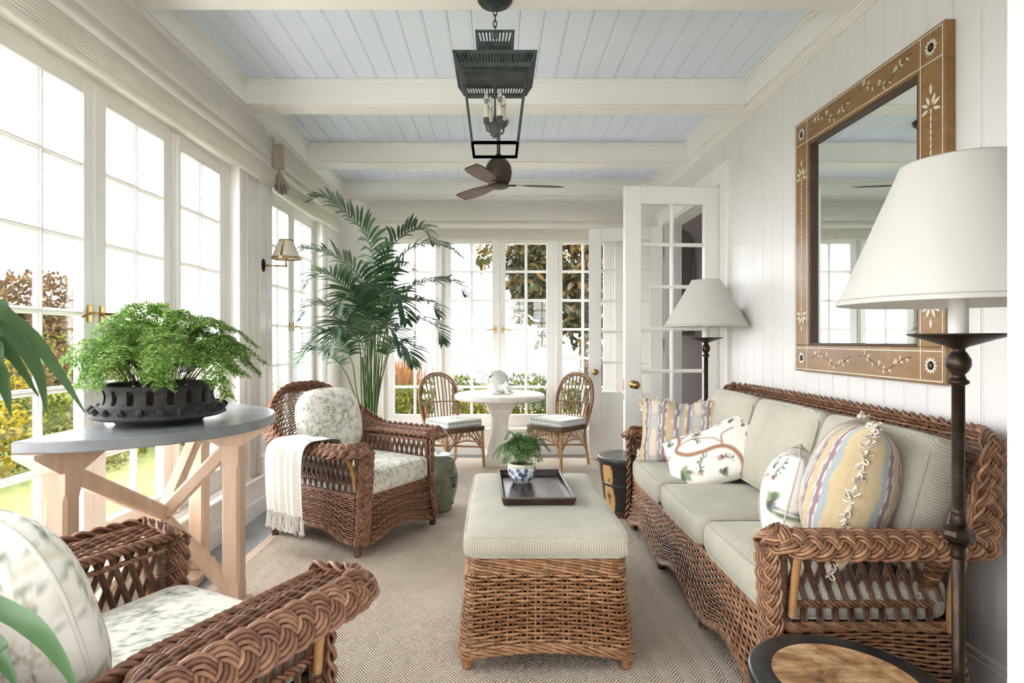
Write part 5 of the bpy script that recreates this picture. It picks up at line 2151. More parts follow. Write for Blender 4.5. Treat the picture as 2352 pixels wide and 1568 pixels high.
# ================================================================== ceiling fan
fan = thing('ceiling_fan', 'dark ceiling fan with a round motor behind the lantern', 'fan', (0.007, 4.60, 0))
MB().lathe([(0.0, 2.95 - .03), (0.02, 2.918), (0.055, 2.925), (0.075, 2.945), (0.080, 2.970), (0.0, 2.972)], 32).build('canopy', 'fan_metal', fan)
MB().tubes(np.array([(0, 0, 2.93), (0, 0, 2.66)]), 0.014, ns=12, hint=(1, 0, 0)).build('down_rod', 'fan_metal', fan)
MB().lathe([(0.0, 2.462), (0.05, 2.462), (0.078, 2.478), (0.098, 2.515), (0.106, 2.565), (0.098, 2.618), (0.075, 2.655), (0.040, 2.682), (0.022, 2.70), (0.020, 2.715), (0.0, 2.715)], 40).build('motor', 'fan_metal', fan)
MB().lathe([(0.0, 2.440), (0.045, 2.441), (0.052, 2.446), (0.075, 2.450), (0.082, 2.456), (0.080, 2.464), (0.0, 2.464)], 36).build('lower_cap', 'fan_metal', fan)
for k in range(3):
    a = math.radians(8 + 120 * k)
    bl_ = MB()
    xs_ = np.linspace(0.085, 0.53, 12)
    wd_ = 0.034 + 0.032 * sstep(xs_, 0.09, 0.3) - 0.02 * sstep(xs_, 0.46, 0.54)
    for zz_ in (0.0, 0.006):
        P = np.array([[(x, -w_, zz_ + 0.012 * (-1)) , (x, w_, zz_ + 0.012)] for x, w_ in zip(xs_, wd_)])
        bl_.grid(P, flip=zz_ == 0.0, smooth=False)
    bl_.box((0.06, -0.02, -0.003), (0.14, 0.02, 0.003), 0.002)
    R3 = np.array([[math.cos(a), -math.sin(a), 0, 0], [math.sin(a), math.cos(a), 0, 0], [0, 0, 1, 2.468], [0, 0, 0, 1]])
    bl_.xf(R3)
    bl_.build('blade', 'fan_blade', fan)

# ================================================================== wall sconce
sco = thing('wall_sconce', 'brass swing-arm wall light with a small pleated shade', 'sconce', (-1.690, 4.205, 1.785), 0)
bp = MB().lathe([(0.0, 0.016), (0.012, 0.015), (0.018, 0.008), (0.028, 0.010), (0.034, 0.004), (0.034, 0.0), (0, 0)], 28)
bp.xf(np.array([[0, 0, 1, 0], [0, 0.85, 0, 0], [1.35, 0, 0, 0], [0, 0, 0, 1]]))
bp.build('backplate', 'bronze', sco)
ar = MB()
ar.tubes(np.array([(0.012, 0, 0), (0.165, 0, -0.004)]), 0.0055, ns=10)
ar.sphere((0.035, 0, 0), 0.011)
ar.sphere((0.165, 0, -0.004), 0.011)
ar.tubes(np.array([(0.165, 0, -0.004), (0.165, 0, 0.05)]), 0.006, ns=10, hint=(1, 0, 0))
ar.lathe([(0.006, 0.045), (0.017, 0.052), (0.018, 0.066), (0.0, 0.066)], 16, (0.165, 0, 0))
ar.build('swing_arm', 'brass', sco)
np_ = 60
thp = np.arange(np_ * 2) * PI / np_
rp = 1 + 0.018 * (np.arange(np_ * 2) % 2)
P = np.stack([np.stack([0.165 + R_ * rp * np.cos(thp), R_ * rp * np.sin(thp), z_ + 0 * thp], -1) for R_, z_ in ((0.100, 0.050), (0.073, 0.115), (0.046, 0.180))])
s_ = MB().grid(P, wv=True, smooth=False, flip=True).build('pleated_shade', 'pleated_shade', sco)
for R_, z_ in ((0.101, 0.051), (0.047, 0.179)):
    MB().lathe([(R_ + .003, z_ - .006), (R_ + .004, z_), (R_ + .002, z_ + .006), (R_ - .004, z_), (R_ + .003, z_ - .006)], 48, (0.165, 0, 0)).build('shade_band', 'brass', s_)
MB().box((0.158, -0.107, 0.05), (0.172, -0.104, 0.06)).tubes(np.array([(0.165, -0.104, 0.052), (0.165, -0.05, 0.18)]), 0.006, ns=6).build('shade_strap', 'brass', s_)

# ================================================================== stone pedestal table
TX, TY, TZ = 0.02, 5.85, 0.72
tab = thing('pedestal_table', 'round pale limestone pedestal table before the far windows', 'table', (TX, TY, 0))
MB().lathe([(0.0, TZ), (0.395, TZ), (0.400, TZ - 0.003), (0.408, TZ - 0.004), (0.430, TZ - 0.006), (0.447, TZ - 0.016), (0.455, TZ - 0.032), (0.452, TZ - 0.050), (0.436, TZ - 0.064), (0.40, TZ - 0.070), (0.0, TZ - 0.070)], 80).build('table_top', 'limestone', tab)
pz = [(0.0, 0.150), (0.118, 0.150), (0.124, 0.142), (0.150, 0.128), (0.172, 0.130), (0.20, 0.124), (0.26, 0.104), (0.33, 0.084), (0.40, 0.076), (0.46, 0.080), (0.505, 0.092), (0.515, 0.104), (0.53, 0.106), (0.535, 0.118), (0.56, 0.122), (0.59, 0.140), (0.61, 0.148), (0.652, 0.150)]
sq = rrect(1.0, 1.0, 0.14, 3)
P = np.array([[(x * w_, y * w_, max(z_, RZ) if i == 0 else z_) for x, y in sq] for i, (z_, w_) in enumerate(pz)])
pd_ = MB().grid(P, wv=True, smooth=False, flip=True)
pd_.xf(Matrix.Rotation(0.10, 4, 'Z'))
ped = pd_.build('pedestal', 'limestone', tab)
pn = MB()
for s in range(4):
    zz_ = np.linspace(0.185, 0.485, 14)
    ww_ = np.interp(zz_, [a for a, _ in pz], [b for _, b in pz])
    for sd in (-1, 1):
        q = np.stack([sd * ww_ * 0.62, -ww_ - 0.0005, zz_], -1)
        pn.tubes(q, 0.003, ns=5)
    for e_ in (0, -1):
        pn.tubes(np.array([(-ww_[e_] * .62, -ww_[e_] - .0005, zz_[e_]), (ww_[e_] * .62, -ww_[e_] - .0005, zz_[e_])]), 0.003, ns=5)
    pn.xf(Matrix.Rotation(PI / 2, 4, 'Z'))
pn.xf(Matrix.Rotation(0.10, 4, 'Z'))
pn.build('carved_panel', 'limestone', ped, stuff=True)

# ---- frog planter with hydrangea
frog = thing('frog_planter', 'white ceramic frog planter on the stone table', 'planter', (0.03, 5.80, TZ), -0.35)
fm = bpy.data.metaballs.new('frog_shape')
fm.resolution = 0.012
fm.render_resolution = 0.012
for co, rx, sz in (((0.0, 0, 0.055), 0.085, (1.15, 1.0, 0.85)), ((0.072, 0, 0.082), 0.062, (1.0, 1.0, 0.80)), ((0.105, 0, 0.090), 0.042, (1.0, 1.15, 0.65)),
                   ((0.075, 0.034, 0.118), 0.026, (1, 1, 1)), ((0.075, -0.034, 0.118), 0.026, (1, 1, 1)),
                   ((-0.055, 0.062, 0.040), 0.052, (1.1, .7, 1)), ((-0.055, -0.062, 0.040), 0.052, (1.1, .7, 1)),
                   ((0.082, 0.052, 0.030), 0.030, (.8, .8, 1.4)), ((0.082, -0.052, 0.030), 0.030, (.8, .8, 1.4)),
                   ((0.105, 0.062, 0.010), 0.026, (1.3, 1, .5)), ((0.105, -0.062, 0.010), 0.026, (1.3, 1, .5)),
                   ((0.0, 0.085, 0.010), 0.026, (1.8, .8, .5)), ((0.0, -0.085, 0.010), 0.026, (1.8, .8, .5))):
    el = fm.elements.new(type='ELLIPSOID')
    el.co = co
    el.radius = rx * 1.35
    el.size_x, el.size_y, el.size_z = sz
    el.stiffness = 2.0
tmp = bpy.data.objects.new('frog_tmp', fm)
COL.objects.link(tmp)
bpy.context.view_layer.update()
dg = bpy.context.evaluated_depsgraph_get()
frog_me = bpy.data.meshes.new_from_object(tmp.evaluated_get(dg))
bpy.data.objects.remove(tmp)
frog_me.materials.clear()
frog_me.materials.append(MATS['porcelain'])
frog_me.name = 'body'
zmin = min(v.co.z for v in frog_me.vertices)
xs_f = [v.co.x for v in frog_me.vertices]
k_f = 0.235 / (max(xs_f) - min(xs_f))
for v in frog_me.vertices:
    v.co = v.co * k_f
    v.co.z = max(v.co.z, 0.0)
frog_me.polygons.foreach_set('use_smooth', [True] * len(frog_me.polygons))
fo = link('body', frog_me, frog)
fv = np.array([v.co[:] for v in frog_me.vertices])
FM = []
for a_ in np.linspace(-1.05, 1.05, 7):
    dz_ = 0.088 * k_f
    m_ = np.abs(fv[:, 2] - dz_) < 0.012
    dirv = np.array((math.cos(a_), math.sin(a_)))
    q_ = fv[m_][:, :2] - np.array((0.07 * k_f, 0))
    FM.append((0.07 * k_f + dirv[0] * ((q_ @ dirv)[np.abs(q_ @ np.array((-dirv[1], dirv[0]))) < 0.012].max() if (np.abs(q_ @ np.array((-dirv[1], dirv[0]))) < 0.012).any() else 0.06), dirv[1] * ((q_ @ dirv)[np.abs(q_ @ np.array((-dirv[1], dirv[0]))) < 0.012].max() if (np.abs(q_ @ np.array((-dirv[1], dirv[0]))) < 0.012).any() else 0.06), dz_ + 0.006 * abs(a_)))
for s in (-1, 1):
    MB().sphere((0.090 * k_f + .004, s * 0.046 * k_f, 0.131 * k_f), 0.009, 10, 7).build('eye', 'black_glaze', frog)
MB().tubes(bez(FM, 20), 0.005, ns=6).build('mouth_line', 'black_glaze', frog)
hyd = thing('hydrangea', 'white hydrangea head filling the frog planter', 'flowers', (0.03 - 0.045, 5.80, TZ + 0.085))
hb_ = MB()
for k in range(420):
    d_ = rng.normal(0, 1, 3)
    d_[2] = abs(d_[2]) * 0.9 - 0.25
    d_ /= np.linalg.norm(d_)
    c = d_ * np.array((0.112, 0.098, 0.088)) * rng.uniform(.74, 1.08) + (0, 0, 0.055)
    t1 = np.cross(d_, (0.2, 0.4, 0.9))
    t1 /= np.linalg.norm(t1)
    t2 = np.cross(d_, t1)
    for q_ in range(4):
        a = q_ * PI / 2 + k
        v1 = (math.cos(a) * t1 + math.sin(a) * t2) * 0.019
        v2 = (-math.sin(a) * t1 + math.cos(a) * t2) * 0.011
        hb_.add([c, c + v1 * .6 + v2 + d_ * .003, c + v1 * 1.15 - d_ * .004, c + v1 * .6 - v2 + d_ * .003], [(0, 1, 2, 3)])
hb_.build('florets', 'hydrangea', hyd, stuff=True)
MB().sphere((0, 0, 0.045), (0.078, 0.068, 0.058), 16, 10).build('flower_core', 'hydrangea', hyd)

# ================================================================== bistro chairs
def bistro_chair(label, loc, rz):
    c = thing('bistro_chair', label, 'chair', loc, rz, 'rattan bistro chairs')
    hw, hd, sh = 0.205, 0.200, 0.400
    # front = +y
    FR, BK = [(-hw, hd), (hw, hd)], [(-0.165, -hd), (0.165, -hd)]
    for (x, y) in FR:
        MB().tubes(bez([(x * 1.06, y * 1.06, RZ), (x * 1.02, y * 1.02, 0.2), (x, y, sh)], 8), 0.0145, ns=10, hint=(1, 0, 0)).build('leg', 'rattan_cane', c)
    for (x, y) in BK:
        MB().tubes(bez([(x * 1.15, y * 1.22, RZ), (x * 1.05, y * 1.05, 0.25), (x * 1.08, y * 1.02, 0.46), (x * 1.15, y * 1.12, 0.60)], 10), 0.0145, ns=10, hint=(1, 0, 0)).build('leg', 'rattan_cane', c)
    seat = densify(np.array([(-hw - .01, hd + .01), (hw + .01, hd + .01), (0.185, -hd - .01), (-0.185, -hd - .01)])[::-1], True, 0.05)
    sm_ = MB()
    for dz in (0.0, -0.022):
        sm_.tubes(np.column_stack([seat, np.full(len(seat), sh + dz)]), 0.0125, ns=8, closed=True)
    sm_.build('seat_frame', 'rattan_dark', c)
    MB().prism([(-hw, hd), (-0.175, -hd), (0.175, -hd), (hw, hd)], sh - 0.008, sh + 0.006).build('seat_panel', 'rattan_cane', c)
    # hooped back
    hp = [(-0.190, -0.205, sh), (-0.222, -0.235, 0.56), (-0.228, -0.262, 0.70), (-0.185, -0.288, 0.825), (-0.10, -0.300, 0.89), (0, -0.303, 0.908), (0.10, -0.300, 0.89), (0.185, -0.288, 0.825), (0.228, -0.262, 0.70), (0.222, -0.235, 0.56), (0.190, -0.205, sh)]
    H = bez(hp, 60)
    MB().tubes(H, 0.0150, ns=8, hint=(0, 1, 0)).build('back_hoop', 'rattan_hoop', c)
    ih = H * np.array((0.905, 1, 1)) - (0, 0, 0)
    ih[:, 2] = np.where(ih[:, 2] > sh + .05, ih[:, 2] - 0.024 * sstep(ih[:, 2], 0.6, 0.85), ih[:, 2])
    MB().tubes(ih, 0.0075, ns=6, hint=(0, 1, 0)).build('inner_hoop', 'rattan_dark', c)
    for k in range(9):
        f = (k - 4) / 4
        xb, xt = f * 0.135, f * 0.185
        i = np.argmin(np.abs(H[15:45, 0] - xt)) + 15
        MB().tubes(bez([(xb, -0.200, sh), ((xb + xt) / 2, -0.238, 0.62), (xt, H[i, 1], H[i, 2] - 0.006)], 8), 0.0066, ns=6, hint=(0, 1, 0)).build('spindle', 'rattan_hoop', c)
    q = bez([(-0.212, -0.248, 0.615), (0, -0.245, 0.625), (0.212, -0.248, 0.615)], 12)
    MB().tubes(q + (0, 0.008, 0), 0.0055, ns=6).tubes(q - (0, 0.008, 0), 0.0055, ns=6).build('back_binding', 'rattan_wrap', c)
    # fan of struts under the seat, one per side
    corners = [(-hw, hd), (hw, hd), (0.175, -hd), (-0.175, -hd)]
    for i in range(4):
        (xa, ya), (xb, yb_) = corners[i], corners[(i + 1) % 4]
        st_ = MB()
        P0, P1 = np.array((xa, ya)), np.array((xb, yb_))
        for e0, e1 in ((P0, P1), (P1, P0)):
            for t_ in (0.18, 0.30, 0.42):
                a = e0 + (e1 - e0) * 0.015
                b = e0 + (e1 - e0) * t_
                st_.tubes(np.array([(*a, sh - 0.30 * t_ - 0.085), (*b, sh - 0.03)]), 0.0075 if t_ > .4 else 0.005, ns=6)
        a, b = P0 + (P1 - P0) * 0.2, P0 + (P1 - P0) * 0.8
        st_.tubes(bez([(*a, sh - 0.135), (*((a + b) / 2), sh - 0.115), (*b, sh - 0.135)], 8), 0.0065, ns=6)
        for t_ in (0.38, 0.46, 0.54, 0.62):
            m_ = P0 + (P1 - P0) * t_
            st_.tubes(np.array([(*m_, sh - 0.118), (*m_, sh - 0.03)]), 0.0045, ns=5, hint=(1, 0, 0))
        st_.build('fan_strut', 'rattan_cane', c, stuff=True)
    zs_ = 0.205
    for s in (-1, 1):
        MB().tubes(np.array([(s * hw * 1.02, hd * 1.02, zs_), (-s * 0.17, -hd * 1.06, zs_)]), 0.0095, ns=8).build('stretcher', 'rattan_cane', c)
    cu = thing('chair_pad', label.replace('rattan bistro chair', 'gingham seat pad on the rattan chair'), 'cushion', loc, rz, 'gingham seat pads')
    mb = MB()
    rbox(mb, 0.205, 0.205, 0.032, 0.02, 0.010, 0.0, n=14, nz=5, c=(0, 0, sh + 0.014 + 0.032))
    mb.build('cover', 'gingham', cu)
    pb2 = MB()
    o = densify(rrect(0.203, 0.203, 0.03, 4), True, 0.03)
    for s in (-1, 1):
        pb2.tubes(np.column_stack([o, np.full(len(o), sh + .046 + s * 0.028)]), 0.003, ns=5, closed=True)
    pb2.build('piping', 'sage_piping', cu)
    return c


def face_rot(fx, fy):
    return math.atan2(fy, fx) - PI / 2


bistro_chair('rattan bistro chair left of the stone table', (-0.435, 5.72, 0), face_rot(0.62, -0.785))
bistro_chair('rattan bistro chair right of the stone table', (0.600, 5.79, 0), face_rot(-0.72, -0.69))

# ================================================================== tray, blue and white pot, small plant
TRZ = 0.5345
tray = thing('lacquer_tray', 'worn dark lacquer tray on the ottoman cushion', 'tray', (0.172, 2.79, TRZ), math.radians(1.5))
tx, ty = 0.162, 0.275
MB().box((-tx + 0.02, -ty + 0.02, 0.0), (tx - 0.02, ty - 0.02, 0.008), 0.001).build('tray_base', 'dark_lacquer', tray)
for s in (-1, 1):
    for ax in (0, 1):
        mb = MB()
        L_, W_ = (ty, tx) if ax == 0 else (tx, ty)
        sec_ = [(W_ - 0.022, 0.0), (W_ - 0.010, 0.0), (W_, 0.030), (W_ - 0.002, 0.036), (W_ - 0.008, 0.036), (W_ - 0.012, 0.030), (W_ - 0.022, 0.008)]
        P = []
        for e_ in (-1, 1):
            row = []
            for w_, z_ in sec_:
                l_ = e_ * (L_ - (W_ - w_))
                row.append((s * w_, l_, z_) if ax == 0 else (l_, s * w_, z_))
            P.append(row)
        mb.grid(np.array(P), wv=True, smooth=False, flip=(s > 0) ^ (ax == 1))
        mb.build('tray_side', 'dark_lacquer', tray)


def blue_white(seed=1):
    r = random.Random(seed)
    p = Print((226, 228, 228))
    W_ = 2 * PI
    for _ in range(120):
        a, z_ = r.uniform(0, W_), r.uniform(0.012, 0.072)
        b = r.uniform(0, 6.28)
        col = r.choice([(44, 62, 92), (60, 82, 116), (84, 108, 140)])
        if r.random() < .4:
            for k in range(5):
                p.ell(a + .09 * math.cos(b + k * 1.25), (z_ + .0065 * math.sin(b + k * 1.25)) * 14, .085, .085, 0, col, .95, .35)
        else:
            pts = [(a + t_ * .06 * math.cos(b + t_ * .6), (z_ + t_ * .0045 * math.sin(b + t_ * .6)) * 14) for t_ in range(5)]
            p.line(pts, .035, col, .95)
            p.ell(pts[-1][0], pts[-1][1], .07, .045, b, col, .9, .4)
    return lambda th_, z_: p(th_, z_ * 14)


POTX, POTY = 0.120, 2.905
pot = thing('blue_white_pot', 'small blue and white porcelain pot on the lacquer tray', 'pot', (POTX, POTY, TRZ + 0.0085))
pfz = [(0.0, 0.0), (0.040, 0.0), (0.041, 0.004), (0.048, 0.010), (0.060, 0.026), (0.068, 0.045), (0.071, 0.062), (0.071, 0.074), (0.068, 0.080)]
pfi = np.array(pfz)
zz_ = np.linspace(0.004, 0.08, 40)
prof_ = [(0.0, 0.0), (0.040, 0.0)] + [(float(np.interp(z_, pfi[2:, 1], pfi[2:, 0])), float(z_)) for z_ in zz_]
MB().lathe(prof_, 160, col=blue_white()).build('body', 'glazed_pot', pot)
MB().lathe([(0.066, 0.0795), (0.070, 0.082), (0.071, 0.090), (0.068, 0.096), (0.062, 0.096), (0.060, 0.090), (0.060, 0.07)], 60).build('rim', 'candle_ivory', pot)
MB().lathe([(0.061, 0.083), (0.03, 0.088), (0, 0.089)], 32).build('soil', 'soil', pot)
sp = thing('potted_fern', 'small feathery green plant in the blue and white pot', 'plant', (POTX, POTY, TRZ + 0.096))
rnd = random.Random(21)
for k in range(26):
    az = k * 2.399
    ring = math.sqrt((k + .5) / 26)
    mb = MB()
    C = fern_frond(mb, np.array((0.02 * ring * math.cos(az), 0.02 * ring * math.sin(az), 0.0)), az, 0.04 + 0.09 * ring * rnd.uniform(.7, 1.2), (0.19 - 0.09 * ring) * rnd.uniform(.75, 1.12), 0.01 + 0.05 * ring, 0.030, rnd, npair=10, start=0.25, sub=4, leaf=0.0105)
    o = mb.build('frond', 'leaf_small', sp)
    MB().tubes(C, np.linspace(0.0012, 0.0005, len(C)), ns=4).build('stalk', 'stem_dark', o)

# ================================================================== painted barrels and garden stool
def barrel(label, loc, worn):
    b = thing('painted_barrel', label, 'side table', loc)
    R0, R1, H_ = 0.165, 0.215, 0.42
    pan = Print((30, 31, 32))
    pr_ = [(R0 - 0.004, 0.0), (R0, 0.010)] + [(R0 + (R1 - R0) * f ** .9, 0.012 + (H_ - 0.05) * f) for f in np.linspace(0, 1, 26)]

    for k in range(6):
        a = (k + 0.5) / 6 * 2 * PI
        p0 = Print((30, 31, 32))
        pan.ell(a, 0.30 * 3, .26, .30, 0, (196, 154, 98), 1, .12)
        pan.ell(a, 0.13 * 3, .28, .42, 0, (200, 160, 104), 1, .12)
        for q_ in range(4):
            pan.ell(a + .07 * math.cos(q_ * 1.6), (0.155 + .018 * math.sin(q_ * 1.6)) * 3, .07, .04, q_, (110, 44, 30), 1, .4)
        pan.line([(a, .10 * 3), (a, .16 * 3)], .03, (70, 60, 30))
    MB().lathe(pr_, 120, col=lambda th_, z_: pan(th_, z_ * 3)).build('body', 'painted_barrel', b)
    for z_, nm in ((0.045, 'red_lacquer'), (0.235, 'black_lacquer')):
        rr_ = R0 + (R1 - R0) * ((z_ - .012) / (H_ - .05)) ** .9
        MB().lathe([(rr_ - .002, z_ - 0.012), (rr_ + .003, z_ - 0.010), (rr_ + .004, z_), (rr_ + .003, z_ + 0.004), (rr_ - .002, z_ + .006)], 80).build('hoop', nm, b)
    MB().lathe([(R1 - .004, H_ - 0.048), (R1 + .007, H_ - 0.044), (R1 + .009, H_ - 0.010), (R1 + .005, H_ - 0.002), (R1 - .002, H_), (R1 - 0.048, H_ - .001)], 90).build('lid_rim', 'black_lacquer', b)
    MB().lathe([(R1 - 0.048, H_ - .001), (R1 - .050, H_ - .0016), (0.1, H_ - .0014), (0.0, H_ - .0012)], 64).build('lid_top', 'worn_wood' if worn else 'black_lacquer', b)
    MB().lathe([(0, RZ), (R0 + .004, RZ), (R0 + .006, 0.02), (R0, 0.03)], 60).build('base_ring', 'red_lacquer', b)
    rg = np.arange(16) * 2 * PI / 16
    MB().tubes(np.stack([0.010 * np.cos(rg) - (R1 - .012) * .8, 0 * rg - (R1 - .012) * .6, 0.27 + 0.010 * np.sin(rg)], -1), 0.0025, ns=6, closed=True, hint=(0.6, -.8, 0)).build('ring_pull', 'black_lacquer', b)
    return b


barrel('black painted round barrel table with a worn wooden top in the near right corner', (0.855, 1.43, 0), True)
barrel('black painted round barrel table with ochre panels at the far end of the sofa', (0.945, 4.19, 0), False)

gs = thing('garden_stool', 'green glazed ceramic garden stool behind the wicker armchair', 'stool', (-0.47, 4.27, 0))
MB().lathe([(0.0, RZ), (0.128, RZ), (0.134, 0.02), (0.138, 0.05), (0.160, 0.11), (0.176, 0.18), (0.180, 0.23), (0.174, 0.29), (0.158, 0.35), (0.146, 0.385), (0.142, 0.40), (0.132, 0.412), (0.10, 0.420), (0.0, 0.422)], 64).build('body', 'celadon', gs)
for z_, r_ in ((0.062, 0.144), (0.362, 0.155)):
    mb = MB()
    for k in range(34):
        a = k * 2 * PI / 34
        mb.sphere(((r_ + .001) * math.cos(a), (r_ + .001) * math.sin(a), z_), 0.006, 7, 5)
    mb.build('stud_band', 'celadon', gs, stuff=True)
mb = MB()
for k in range(7):
    a0_ = -0.42
    q_ = k * 2 * PI / 7
    aa = a0_ + 0.14 * math.cos(q_)
    mb.sphere((0.177 * math.cos(aa), 0.177 * math.sin(aa), 0.265 + 0.026 * math.sin(q_)), 0.014, 8, 6)
mb.sphere((0.180 * math.cos(-.42), 0.180 * math.sin(-.42), 0.265), 0.016, 8, 6)
mb.build('relief_flower', 'celadon', gs, stuff=True)
MB().sphere((0.168 * math.cos(-.42), 0.168 * math.sin(-.42), 0.205), (0.018, 0.03, 0.022), 12, 8).build('hole_shade', 'black_glaze', gs)  # solid black bead painted in for the dark of a hole

# ================================================================== dark arched mirror in the hall, seen through the door glass
hm = thing('hall_mirror', 'dark arched mirror in the hall, seen through the open glass door', 'mirror', (2.16, 7.095, 1.30))
arch_ = [(-0.22, 0.0), (0.22, 0.0)] + [(0.22 * math.cos(a), 1.05 + 0.26 * math.sin(a)) for a in np.linspace(0, PI, 24)]
MB().prism(arch_, -0.03, 0.0, lambda x, z, y: (x, y, z)).build('frame', 'black_lacquer', hm)
MB().prism([(x * 0.86, 0.04 + z * 0.955) for x, z in arch_], -0.034, -0.030, lambda x, z, y: (x, y, z)).build('mirror_glass', 'mirror_silver', hm)
# ================================================================== kentia palm in the corner
palm = thing('kentia_palm', 'tall dark green palm standing in the far left corner', 'plant', (0, 0, 0))
PBX, PBY = -1.165, 5.25


def strip_leaf(mb, base, d, down, L, w, seg=5, nrm=None, fold=0.35):
    """one blade: bends from direction d towards `down`"""
    d = d / (np.linalg.norm(d) + 1e-9)
    pts = []
    p = base.copy()
    for i in range(seg + 1):
        f = i / seg
        pts.append(p.copy())
        dd = d + np.array((0, 0, -1.0)) * down * f * 1.6
        dd /= np.linalg.norm(dd)
        p = p + dd * L / seg
    pts = np.array(pts)
    T = np.gradient(pts, axis=0)
    T /= np.linalg.norm(T, axis=1, keepdims=True)
    n = nrm if nrm is not None else np.array((0, 0, 1.0))
    B = np.cross(T, n)
    B /= np.linalg.norm(B, axis=1, keepdims=True) + 1e-9
    N = np.cross(B, T)
    f = np.linspace(0, 1, seg + 1)
    ww = w * np.minimum(1, (f + 0.10) * 3.2) * np.clip((1.02 - f) * 2.2, 0.03, 1)
    P = np.stack([pts + B * (ww / 2)[:, None], pts - N * (ww * fold * 0.5)[:, None], pts - B * (ww / 2)[:, None]], 1)
    mb.grid(P)


def palm_frond(pts, Llf, nlf, wl=0.033, start=0.40, seed=0):
    r = random.Random(seed)
    C = bez(pts, 60)
    C, tot = resample(C, 60)
    T, N, B = frames(C, (0, 0, 1))
    st_ = MB().tubes(C, np.interp(np.linspace(0, 1, 60), [0, .4, 1], [0.0085, 0.0055, 0.0014]), ns=6, hint=(0.2, 0.2, 0.95))
    lf = MB()
    for i in range(nlf):
        f = start + (0.985 - start) * i / (nlf - 1)
        k = min(int(f * 59), 58)
        p = C[k] + (C[k + 1] - C[k]) * (f * 59 - k)
        g = (f - start) / (1 - start)
        L = Llf * (0.72 + 0.5 * math.sin(PI * min(1, g * 1.05)) - 0.45 * g ** 3) * r.uniform(.9, 1.1)
        for s in (-1, 1):
            up = N[k] * 0.30
            d = B[k] * s * (1.0 - 0.35 * g) + T[k] * (0.50 + 0.35 * g) + up + np.array([r.uniform(-.12, .12) for _ in range(3)])
            strip_leaf(lf, p, d, r.uniform(.40, .75) * (1 - .3 * g), L, wl * r.uniform(.8, 1.1), 5, N[k] + np.array((0, 0, .3)))
    o = lf.build('frond', 'leaf_palm', palm)
    st_.build('rachis', 'stem_palm', o)


FR_ = [
    ([(848, 905, 5.25), (862, 700, 5.2), (858, 600, 5.15), (838, 535, 5.1), (790, 483, 5.0), (742, 452, 4.9), (703, 465, 4.85)], .27, 24, .42),
    ([(858, 905, 5.25), (872, 720, 5.3), (880, 620, 5.3), (905, 560, 5.3), (945, 528, 5.25), (975, 530, 5.2), (998, 565, 5.15)], .27, 18, .46),
    ([(862, 905, 5.25), (880, 700, 5.35), (900, 620, 5.4), (945, 572, 5.45), (1005, 562, 5.5), (1045, 580, 5.5), (1066, 610, 5.5)], .25, 20, .50),
    ([(838, 905, 5.25), (848, 740, 5.2), (838, 655, 5.1), (800, 608, 5.0), (745, 580, 4.9), (700, 572, 4.8), (678, 590, 4.75)], .26, 22, .42),
    ([(868, 905, 5.25), (885, 760, 5.3), (915, 690, 5.3), (955, 655, 5.3), (1010, 645, 5.3), (1050, 652, 5.25), (1070, 682, 5.2)], .24, 20, .48),
    ([(835, 905, 5.25), (838, 760, 5.15), (810, 680, 5.0), (765, 635, 4.85), (725, 632, 4.75), (697, 665, 4.7)], .27, 20, .42),
    ([(862, 905, 5.25), (880, 780, 5.25), (910, 705, 5.2), (950, 690, 5.15), (990, 698, 5.1), (1010, 730, 5.05)], .25, 18, .46),
    ([(830, 905, 5.25), (825, 790, 5.1), (790, 725, 4.95), (745, 700, 4.85), (710, 705, 4.8), (688, 738, 4.75)], .24, 18, .46),
    ([(870, 905, 5.25), (890, 820, 5.3), (915, 755, 5.3), (960, 735, 5.25), (1000, 750, 5.2), (1017, 790, 5.15)], .24, 18, .48),
    ([(845, 905, 5.25), (860, 770, 5.1), (872, 690, 4.95), (892, 668, 4.8), (920, 690, 4.7), (934, 745, 4.65)], .27, 18, .46),
    ([(820, 905, 5.25), (808, 830, 5.1), (775, 775, 4.95), (735, 765, 4.85), (703, 805, 4.8)], .24, 16, .46),
    ([(815, 908, 5.25), (790, 850, 5.1), (750, 810, 4.95), (708, 806, 4.85), (682, 842, 4.8)], .24, 16, .46),
    ([(850, 905, 5.25), (835, 800, 5.0), (800, 745, 4.8), (770, 758, 4.65), (752, 820, 4.6)], .25, 16, .46),
    ([(865, 905, 5.25), (880, 840, 5.2), (905, 790, 5.1), (932, 796, 5.0), (948, 842, 4.95)], .22, 14, .48),
    ([(850, 905, 5.25), (846, 760, 5.1), (836, 700, 4.9), (815, 672, 4.75), (790, 680, 4.65), (775, 722, 4.6)], .26, 18, .48),
    ([(856, 905, 5.25), (868, 800, 5.35), (890, 720, 5.4), (905, 650, 5.4), (925, 612, 5.4), (950, 620, 5.35)], .22, 14, .5),
    ([(842, 905, 5.25), (838, 820, 5.0), (845, 770, 4.85), (870, 745, 4.7), (905, 765, 4.62), (920, 815, 4.6)], .25, 16, .5),
]
for i, (pts, L, n, st0) in enumerate(FR_):
    rt_ = np.array((PBX + 0.05 * math.cos(i * 2.4), PBY + 0.05 * math.sin(i * 2.4), 0.35))
    palm_frond([rt_] + [at(*p) for p in pts], L, n + 8, start=st0 + 0.14, seed=i, wl=0.029)
for k, (x, z1) in enumerate(((842, 640), (852, 700), (862, 690), (832, 760), (870, 780))):
    a, b = at(850 + (x - 850) * .5, 1000, 5.25), at(x, z1 + 60, 5.22)
    MB().tubes(bez([(PBX + 0.012 * (k - 2), PBY + 0.01 * (k % 2), 0.36), a, b], 12), np.linspace(0.016, 0.009, 12), ns=8, hint=(1, 0, 0)).build('cane', 'stem_palm', palm)
